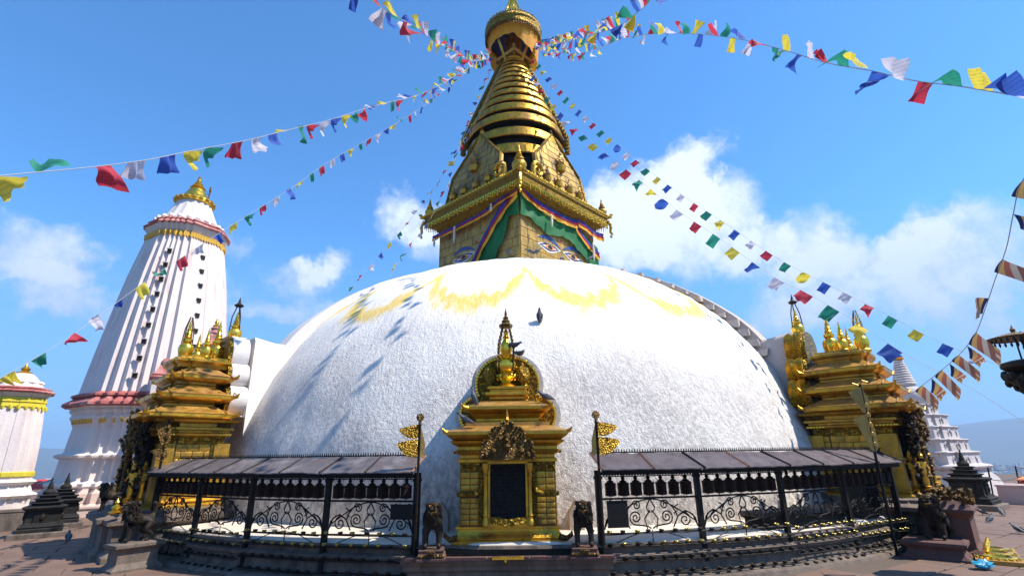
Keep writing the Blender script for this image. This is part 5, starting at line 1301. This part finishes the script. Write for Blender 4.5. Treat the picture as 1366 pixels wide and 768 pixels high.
# low stone parts around them
for (x,y,rz,sx,sy,sz,m,nm,lab,cat) in [(-15.4,16.9,.66,1.3,.5,.55,'stone','stone_block','brown stone block between the small white tower and the black stupas','block'),
    (-16.6,20.3,.7,6.5,1.2,.32,'base_pink','stone_bench','long low stone bench at the foot of the white tower','bench'),
    (14.9,19.9,.5,.5,.8,1.0,'ochre','ochre_panel','ochre painted block left of the right-hand black stupa','block'),
    (16.75,20.6,.7,1.0,.5,.95,'tarp_orange','orange_stall_side','orange stall board behind the right-hand black stupa','board'),
    (18.6,20.5,.75,.5,1.0,.62,'base_pink','pink_block','pinkish plastered block nearest the white stupa foot at the plaza edge','block'),
    (19.6,21.2,.75,.5,1.0,.60,'base_pink','pink_block','pinkish plastered block beside the red stall at the plaza edge','block')]:
    b=MB(); b.box((0,0,sz/2),(sx,sy,sz),0,.97); b.box((0,0,sz+.03),(sx*1.05,sy*1.05,.06)); o=obj(nm,b,M[m],loc=(x,y,0),rz=rz); tag(o,lab,cat)
t=thing('souvenir_stall','red souvenir stall with a white lettered-looking front at the far right edge','stall',(21.0,22.0,0),R(42))
b=MB(); b.box((0,0,.38),(2.6,.9,.72)); obj('counter',b,M['tarp_red'],t)
b=MB(); b.box((0,-.46,.45),(1.7,.02,.30)); obj('front_panel',b,M['white_pink'],t)
b=MB(); b.box((0,0,.80),(2.8,1.05,.05)); b.box((-.5,0,.92),(.6,.5,.18)); b.box((.5,.1,.9),(.5,.5,.14)); obj('goods',b,M['tarp_orange'],t)
# thin railing along the plaza edge
t=thing('cable_railing','thin cable railing on leaning posts along the far right plaza edge','railing',(0,0,0))
pp=[(19.0,22.0),(21.6,23.6),(24.5,25.2),(27.5,27.2)]
for k,(x,y) in enumerate(pp):
    b=MB(); b.tube([(x,y,0),(x+.12,y,1.25)],.03,5); obj('post',b,M['iron'],t)
for z in (1.2,.8):
    for (x,y),(x2,y2) in zip(pp,pp[1:]):
        b=MB(); b.tube([(x+.1+(x2-x)*k/8,y+(y2-y)*k/8,z-.10*sin(PI*k/8)) for k in range(9)],.016,4); obj('cable',b,M['wire'],t)
# red umbrellas / canopies far left
for i,(x,y,z,sx,lab) in enumerate(((-23.9,27.5,.25,1.5,'larger red tarpaulin canopy beyond the black stupas on the left'),(-21.6,27.6,.15,1.0,'smaller red tarpaulin canopy nearer the white tower'))):
    t=thing('market_canopy',lab,'canopy',(x,y,0)); b=MB(); rings=[]
    for j in range(5):
        u=j/4; rings.append([(sx*(1-.0)*cos(2*PI*k/12)*(1-u*.85),sx*.8*sin(2*PI*k/12)*(1-u*.85),.45+z+.42*u*(1.5-.5*u)) for k in range(12)])
    b.loft(rings); obj('cover',b,M['tarp_red'],t)
    for s in (-1,1): b=MB(); b.tube([(s*.8*sx,0,0),(s*.8*sx,0,.5+z)],.03,5); obj('pole',b,M['iron'],t)
b=MB(); rings=[]
for j in range(4):
    u=j/3; rings.append([(1.3*cos(2*PI*k/10)*(1-u*.9),.9*sin(2*PI*k/10)*(1-u*.9),.9+.4*u) for k in range(10)])
b.loft(rings); b.tube([(0,0,0),(0,0,1)],.04,5); o=obj('grey_umbrella',b,M['tin'],loc=(-21.3,26.0,0.1)); tag(o,'grey canvas umbrella beside the red canopies on the left','umbrella')
# bronze pillar at the right edge
t=thing('bronze_pillar','dark bronze pillar top with a crouching figure under a parasol at the right edge','pillar',(9.02,9.0,0),R(30))
b=MB(); b.lathe([(.11,0),(.10,2.7),(.16,2.78),(.12,2.84),(.22,2.94),(.18,3.0),(.32,3.10),(.34,3.18),(.24,3.24),(.36,3.34),(.36,3.42),(.22,3.46)],20); obj('column',b,M['bronze'],t)
b=MB(); rn=random.Random(12)
for k in range(26): a=k*2*PI/26; b.ell((.33*cos(a),.33*sin(a),3.12+rn.uniform(-.1,.16)),(.06,.06,.08),6,4)
b.tube([(-.25,-.1,2.98),(-.42,-.16,3.02),(-.5,-.18,2.98)],.03,5); obj('lotus_scrolls',b,M['bronze'],t)
fm2=figure_mesh(.38); obj('crouching_figure',fm2,M['bronze'],t,loc=(-.12,-.08,3.42))
b=MB(); b.tube([(.02,.05,3.42),(.02,.05,4.0)],.015,5); obj('parasol_rod',b,M['bronze'],t)
b=MB(); b.lathe([(.40,3.84),(.41,3.87),(.2,3.93),(.03,3.97),(.04,4.02),(.02,4.05),(.001,4.11)],20,(.02,.05,0)); pr=obj('parasol',b,M['gold_brown'],t)
b=MB()
for k in range(28): a=k*2*PI/28; b.lathe([(.004,-.09),(.022,-.05),(.01,0)],5,(.02+.39*cos(a),.05+.39*sin(a),3.85))
obj('parasol_fringe',b,M['bronze'],pr,kind='stuff')
# small things behind the right fence: white figures in niches and a dark offering shelf
for k,(x,y,z,s,lab) in enumerate(((4.95,11.15,.66,.36,'small white plaster votive figure behind the second bay of the right fence'),(5.45,11.45,.66,.40,'white plaster votive figure behind the third bay of the right fence'),(6.1,11.9,.66,.48,'larger white plaster figure beside the dark shelf, third bay of the right fence'),(3.6,10.95,.64,.30,'tiny white plaster figure behind the first bays of the right fence'))):
    q=figure_mesh(s*1.0); o=obj('votive_figure',q,M['white'],loc=(x,y,z),rz=.4); tag(o,lab,'figure')
t=thing('offering_shelf','dark stone offering shelf with grey slab behind the right fence','shelf',(5.55,11.05,0),R(25))
b=MB(); b.mould(rect(1.15,.22),[(.05,.5),(0,.55),(0,.78),(.06,.82)]); obj('shelf_base',b,M['stone_dark'],t)
b=MB(); b.box((0,.0,.87),(2.45,.5,.08)); obj('shelf_slab',b,M['stone'],t)
t=thing('dark_shelf_cabinet','black latticed lamp cabinet behind the last bay of the right fence','cabinet',(7.55,12.1,0),R(38))
b=MB(); b.box((0,0,1.0),(.72,.5,.72)); obj('case',b,M['black'],t)
b=MB()
for k in range(6): b.tube([(-.3+.12*k,-.27,.68),(-.3+.12*k,-.27,1.34)],.012,4); b.tube([(-.34,-.27,.7+.12*k),(.34,-.27,.7+.12*k)],.012,4)
obj('lattice',b,M['iron'],t)
# ================================================================== PIGEONS
pg=MB(); ax=[(-.19,.0,.02,.004),(-.15,.02,.045,.01),(-.10,.035,.06,.022),(-.04,.055,.09,.045),(.02,.066,.115,.058),(.07,.058,.14,.055),(.105,.038,.175,.036),(.125,.03,.205,.030),(.145,.026,.225,.025),(.165,.012,.222,.011),(.19,.004,.212,.004)]
pg.loft([[(x,w*cos(2*PI*k/10),z+h*sin(2*PI*k/10)) for k in range(10)] for x,w,z,h in ax]); 
for s in (-1,1):
    pg.loft([[(x,s*(w+.006)+s*.008*cos(a),z+h*sin(a)) for a in (0,PI*.5,PI,PI*1.5)] for x,w,z,h in ((.06,.055,.13,.02),(.0,.066,.115,.045),(-.08,.05,.08,.03),(-.16,.02,.04,.006))])
    pg.tube([(.01,s*.025,.07),(.015,s*.028,.0),(.04,s*.03,.0)],.005,4)
pme=pg.mesh('pigeon',70); pme.materials.append(M['pigeon'])
PG=[((-11.67,14.67,.02),2.3,'pigeon walking alone on the paving in front of the black stupas on the left'),
 ((14.46,17.27,.02),2.6,'pigeon on the plaza nearest the black votive stupa on the right'),((14.9,17.1,.02),1.2,'pigeon with its head down, right neighbour of the one by the black stupa'),((13.21,15.6,.02),.3,'pigeon in the middle of the right-hand plaza'),((11.8,14.55,.02),.2,'nearest pigeon on the right-hand plaza, closest to the right shrine'),((12.15,13.61,.02),1.8,'pigeon at the right edge of the plaza'),
 ((.50,rdome and 10.2,3.96),0,'')]
PG=PG[:6]
def pigeon(loc,rz,lab,pitch=0,sc=1.0):
    o=bpy.data.objects.new('pigeon',pme); COL.objects.link(o); o.location=loc; o.rotation_euler=(0,pitch,rz); o.scale=(sc,)*3; tag(o,lab,'pigeon'); return o
for l,r_,lab in PG: pigeon(l,r_,lab)
pigeon((.66,12.28,5.16),PI/2+.1,'pigeon clinging alone to the white dome above the central shrine',-.95,1.05)
pigeon((-.03,10.28,4.02),-.6,'pigeon perched on the right of the central shrine finial, upper one',.5)
pigeon((.10,10.22,3.84),-1.1,'pigeon perched just below the finial of the central shrine, right side',.6)
pigeon((-.80,9.75,2.93),2.9,'pigeon on the left end of the upper roof of the central shrine',-.7)
pigeon((.62,9.78,2.92),3.4,'pigeon on the right end of the upper roof of the central shrine',.1)
pigeon((-.85,9.45,2.50),3.1,'pigeon on the left of the main roof of the central shrine',.0)
pigeon((.95,18.05,9.17),.1,'pigeon walking on the dome rim in front of the painted eyes',0,1.2)
pigeon((.75,17.95,9.17),3.2,'pigeon bending down on the dome rim in front of the painted eyes',.3,1.1)
pigeon((-.1,18.0,9.2),2.9,'pigeon on the dome rim at the tower corner',0,1.0)
pigeon((3.0,18.3,9.0),.5,'pigeon on the dome rim at the right of the gilded tower',0,1.0)
pigeon((-21.2,22.6,4.75),.6,'pigeon on the red cornice of the white tower, left side',0,1.0)
pigeon((-13.9,22.0,4.75),1.0,'pigeon beside the red domed niche of the white tower',0,1.0)
# ================================================================== PRAYER FLAGS
def flag_mesh(kind,seed):
    rn=random.Random(seed); W_,H_=.25,.27; nx,nz=7,8; rings=[]
    a1,a2,ph,cu=rn.uniform(.02,.05),rn.uniform(.01,.03),rn.uniform(0,6),rn.uniform(-1,1)
    for j in range(nz+1):
        ring=[]; v=j/nz
        for i in range(nx+1):
            u=i/nx-.5; x=W_*u; z=-H_*v; y=a1*sin(u*5+v*3+ph)*v+a2*sin(u*11+ph*2)*(.3+v)
            if kind=='curl':
                k=v*v*(1.5+cu*u*2); ang=k; y+=H_*.5*(1-cos(ang)); z=-H_*v*(1-.35*v)+.10*v*v*cu*u*2; x+=.06*v*v*cu
            elif kind=='fold':
                x*=(1-.55*v*(.5+.5*abs(cu))); y+=.07*sin(u*9+ph)*v; z*=.95; x+=.08*v*cu
            elif kind=='blown':
                x+=.12*v*cu; y+=.05*sin(v*4+ph+u*2); z+=.05*sin(u*3+ph)*v
            ring.append((x,y,z))
        rings.append(ring)
    b=MB(); b.loft(rings,False,False); me=b.mesh('flag',80); return me
FK={k:[flag_mesh(k,s) for s in range(5)] for k in ('plain','blown','curl','fold')}
CYC=['blue','white','red','green','yellow']
def catmull(pts,n=10):
    P=[Vector(p) for p in pts]; out=[]
    for i in range(len(P)-1):
        p0,p1,p2,p3=P[max(i-1,0)],P[i],P[i+1],P[min(i+2,len(P)-1)]
        for k in range(n):
            t=k/n; out.append(.5*((2*p1)+(-p0+p2)*t+(2*p0-5*p1+4*p2-p3)*t*t+(-p0+3*p1-3*p2+p3)*t**3))
    out.append(P[-1]); return out
WIND=Vector((-.6,.25,0))
def string(pts,label,gap,sizes,kinds,seed,hang,phase=0,u0=.0,u1=1.,jit=.25,grp='strings of prayer flags'):
    """hang: mean direction the cloth streams in; sizes: flag scale at start and end"""
    rn=random.Random(seed); t=thing('prayer_flag_string',label,'prayer flags',(0,0,0),0,grp)
    path=catmull(pts,8); b=MB(); b.tube([tuple(p) for p in path],.0045,4); obj('cord',b,M['cord'],t,smooth=0)
    L=[0]
    for a,c_ in zip(path,path[1:]): L.append(L[-1]+(c_-a).length)
    tot=L[-1]; s=u0*tot+.1; k=phase; i=0
    while s<u1*tot:
        u=s/tot; sc=sizes[0]+(sizes[1]-sizes[0])*u
        while L[i+1]<s and i<len(L)-2: i+=1
        f=(s-L[i])/max(1e-6,L[i+1]-L[i]); p=path[i].lerp(path[i+1],f); tx=(path[i+1]-path[i]).normalized()
        h=hang(u,rn) if callable(hang) else Vector(hang); h=(h+Vector((rn.uniform(-jit,jit),rn.uniform(-jit,jit),rn.uniform(-jit,jit)))).normalized()
        zz=-(h-tx*h.dot(tx)).normalized(); yy=zz.cross(tx)
        m=Matrix((tx,yy,zz)).transposed().to_4x4(); kd=rn.choice(kinds(u) if callable(kinds) else kinds); me=rn.choice(FK[kd])
        c=CYC[k%5]; o=bpy.data.objects.new('flag',me)
        if not me.materials: me.materials.append(FL['blue'])
        link(o,t); o.material_slots[0].link='OBJECT'; o.material_slots[0].material=FL[c]
        o.matrix_local=Matrix.Translation(p)@m@Matrix.Diagonal((sc*rn.uniform(.92,1.05),sc,sc*rn.uniform(.85,1.05),1)); o['label']=c+' prayer flag'
        s+=gap*sc*rn.uniform(.95,1.1); k+=1
    return t
dn=(0,0,-1)
up=lambda u,rn:Vector((-.15,.5,rn.choice((-.2,.7,1.2,.9))))
string([(1.52,21.2,21.72),(2.19,14.88,15.63),(2.48,12.26,13.35),(2.72,9.83,11.42),(2.91,8.28,10.04),(3.07,6.93,8.73),(3.18,5.78,7.52),(3.24,4.95,6.56),(3.26,4.32,5.8),(3.29,3.84,5.28),(3.3,3.46,4.85),(3.32,3.15,4.54),(3.33,2.79,4.16),(3.34,2.6,3.96)],
  'prayer flag string running from the crown in a long arc to the upper right edge',.40,(.95,.66),('plain','blown','blown','curl','fold'),3,up,2)
string([(1.52,21.2,21.91),(1.48,10.63,12.12),(1.47,7.16,8.97),(1.46,5.52,7.48),(1.43,4.47,6.64),(1.4,3.92,6.23),(1.31,3.2,5.77)],
  'tangled prayer flag string rising steeply from the crown, right of the spire',.30,(.95,.6),('curl','fold','fold'),4,up,0)
string([(-.99,20.6,20.65),(-1.31,15.59,15.99),(-1.48,12.31,13.33),(-1.58,10.38,11.79),(-1.66,9.23,10.81),(-1.69,7.78,9.74),(-1.77,6.65,8.84),(-1.82,5.8,8.17),(-1.86,4.96,7.56),(-1.88,4.5,7.25)],
  'tangled prayer flag string rising from the crown, left of the spire',.31,(1.0,1.0),('curl','fold','fold'),5,up,1)
string([(-.88,20.6,21.02),(-1.58,17.36,17.35),(-2.1,14.95,14.65),(-2.64,12.6,12.14),(-3.24,10.35,10.02),(-3.63,8.76,8.46),(-3.87,7.78,7.56),(-4.09,6.86,6.71),(-4.3,6.04,6.0),(-4.42,5.47,5.5),(-4.56,4.94,5.08),(-4.68,4.45,4.72),(-4.8,4.0,4.39)],
  'upper prayer flag string sweeping from the crown to the left edge with the largest flags',.44,(1.0,.98),('plain','plain','blown','blown','curl'),6,lambda u,rn:Vector((-.3,.4,rn.choice((-.8,-.5,.4)) if u>.55 else rn.choice((-.6,.6,.9)))),2)
string([(-.85,20.8,20.92),(-1.78,19.52,19.09),(-2.55,18.25,17.09),(-3.48,16.75,14.81),(-4.62,15.03,12.42),(-5.5,13.64,10.58),(-6.05,12.61,9.11),(-6.75,11.29,7.37),(-7.2,10.34,6.13),(-7.44,9.75,5.37),(-7.67,9.0,4.38),(-7.84,8.46,3.73),(-8.01,8.0,3.23)],
  'lower prayer flag string running from the crown down past the white tower',.52,(.95,1.0),('blown','fold','plain'),8,lambda u,rn:Vector((-.35,.2,-.7 if u>.4 else rn.choice((-.9,-.3,.5)))),0)
string([(-.86,21.0,20.37),(-1.42,20.55,18.32),(-2.2,19.89,15.38),(-2.92,19.39,13.38),(-3.99,18.77,11.15),(-4.96,18.26,9.49),(-5.52,17.94,8.47),(-5.98,17.6,7.45)],
  'steep prayer flag string, outer of the two ending on the left shoulder of the dome',.62,(1.0,1.0),('plain','fold','blown'),9,(-.5,.1,-.8),1)
string([(-1.42,20.7,17.57),(-2.3,19.89,14.99),(-2.59,19.33,13.16),(-3.21,18.64,11.07),(-3.92,18.06,9.55),(-4.44,17.5,8.14)],
  'steep prayer flag string, inner of the two ending on the left shoulder of the dome',.60,(1.0,1.0),('plain','fold','blown'),10,(-.4,.1,-.8),3)
string([(1.32,20.8,20.79),(2.7,19.19,17.05),(4.39,17.4,13.33),(5.74,16.01,10.73),(6.72,15.03,9.09),(7.77,13.9,7.27),(8.59,13.1,6.17),(9.28,12.38,5.22),(9.78,11.82,4.48),(10.25,11.33,3.94),(10.6,11.0,3.63)],
  'upper of the two prayer flag strings slanting down to the right',.60,(1.10,.95),('plain','plain','plain','blown'),11,(-.35,.1,-1),2,jit=.18)
string([(1.0,20.6,19.99),(2.32,19.12,16.25),(3.62,17.95,13.7),(4.74,16.96,11.75),(5.69,16.08,10.04),(6.7,15.19,8.51),(7.66,14.25,6.89),(8.31,13.7,6.13),(8.97,13.08,5.21),(9.5,12.48,4.29),(9.93,12.05,3.72),(10.32,11.65,3.23),(10.81,11.0,2.31)],
  'lower of the two prayer flag strings slanting down to the right, with larger flags',.56,(1.2,1.5),('plain','blown','fold','plain'),12,(-.5,.1,-.8),4,u1=.90,jit=.3)
# --- striped flags on a cord at the right edge
def striped_flag(w,h,seed):
    rn=random.Random(seed); cols=['navy','gold','red','cream','brown','mix']; b=[]
    return b
SF={'navy':mat('flag_navy',(.02,.03,.10),.8,0,.1,None,0,8,.3,14,transl=.3),'gold':mat('flag_amber',(.50,.33,.12),.8,0,.1,None,0,8,.3,14,transl=.4),'red':mat('flag_brick',(.36,.12,.09),.8,0,.1,None,0,8,.3,14,transl=.4),'cream':mat('flag_cream',(.52,.42,.33),.8,0,.1,None,0,8,.3,14,transl=.4),'brown':mat('flag_russet',(.24,.11,.08),.8,0,.1,None,0,8,.3,14,transl=.4)}
t=thing('striped_flag_string','string of navy, amber, brick and cream striped flags hanging down the right edge','flag string',(0,0,0))
JP=catmull([(5.87,5.0,5.02),(5.87,5.26,4.88),(6.0,5.57,4.65),(6.2,5.97,4.38),(6.37,6.41,4.11),(6.56,6.86,3.85),(6.75,7.31,3.61),(6.86,7.7,3.44),(6.96,8.11,3.31),(7.06,8.62,3.17),(7.24,9.5,2.95)],6)
b=MB(); b.tube([tuple(p) for p in JP],.006,4); obj('cord',b,M['cord'],t,smooth=0)
rn=random.Random(4)
def sflag(p,dirv,downv,w,h,bend):
    """five vertical bands, each strip a part of the flag"""
    seq=[('navy',0,.13),('gold',.13,.32),('red',.32,.50),('cream',.50,.67),('brown',.67,.84)]
    n=dirv.cross(downv).normalized(); root=None
    def pt(u,v): return p+dirv*(w*u)+downv*(h*v)+n*(bend*sin(u*3.6+v*1.5)*.09)+Vector((0,0,-.05*u*u))
    for c,u0,u1 in seq:
        b=MB(); b.loft([[tuple(pt(u0+(u1-u0)*i/3,v/6)) for i in range(4)] for v in range(7)],False,False)
        if root is None: root=obj('striped_flag',b,SF[c],t,smooth=80)
        else: obj('flag_stripe',b,SF[c],root,smooth=80,label={'gold':'amber','red':'brick red','cream':'cream','brown':'russet'}[c]+' stripe')
    for k,c in enumerate(('gold','red','cream','brown','gold')):
        b=MB(); b.loft([[tuple(pt(.84+.16*i/2,(k+v/2)/5)) for i in range(3)] for v in range(3)],False,False); obj('flag_stripe',b,SF[c],root,smooth=80,label='checked end stripe')
for f,w,h,dv,bd in ((.09,.38,.20,(.8,.1,-.15),1),(.215,.40,.17,(.9,.2,-.25),-1),(.335,.40,.20,(.9,.2,-.22),1),(.475,-.30,.24,(.8,.2,.02),.6),(.61,.42,.24,(.8,.3,-.42),1),(.695,.42,.16,(.8,.3,-.38),-1),(.755,.40,.17,(.8,.3,-.40),1),(.82,.42,.17,(.8,.3,-.38),-1),(.88,.42,.20,(.8,.35,-.55),1),(.925,.42,.22,(.8,.35,-.50),-1),(.965,.36,.2,(.8,.3,-.45),1)):
    k=int(f*(len(JP)-1)); p=JP[k]; d_=Vector(dv).normalized(); c_=(JP[min(k+1,len(JP)-1)]-JP[k]).normalized(); dw=(c_+Vector((-.15,0,-.75))).normalized()
    sflag(p,d_,dw,w,h,bd)
# plain wires
for pts,lab in (([(10.81,11.0,2.31),(11.3,10.4,1.75),(12.0,9.6,1.2)],'thin dark cable end of the lower flag string at the right edge'),):
    b=MB(); b.tube(pts,.01,4); o=obj('cable',b,M['wire']); tag(o,lab,'cable')
# ================================================================== HAZE
b=MB(); b.box((0,20,130),(14400,14400,430)); hm=bpy.data.materials.new('haze_air'); hm.use_nodes=True; nt=hm.node_tree; nt.nodes.clear()
pv=nt.nodes.new('ShaderNodeVolumePrincipled'); pv.inputs['Color'].default_value=(.45,.68,1,1); pv.inputs['Density'].default_value=.00022; pv.inputs['Anisotropy'].default_value=.1
oo=nt.nodes.new('ShaderNodeOutputMaterial'); nt.links.new(pv.outputs[0],oo.inputs['Volume']); hz=obj('haze',b,hm,smooth=0,kind='stuff'); tag(hz,'pale blue valley haze','haze')
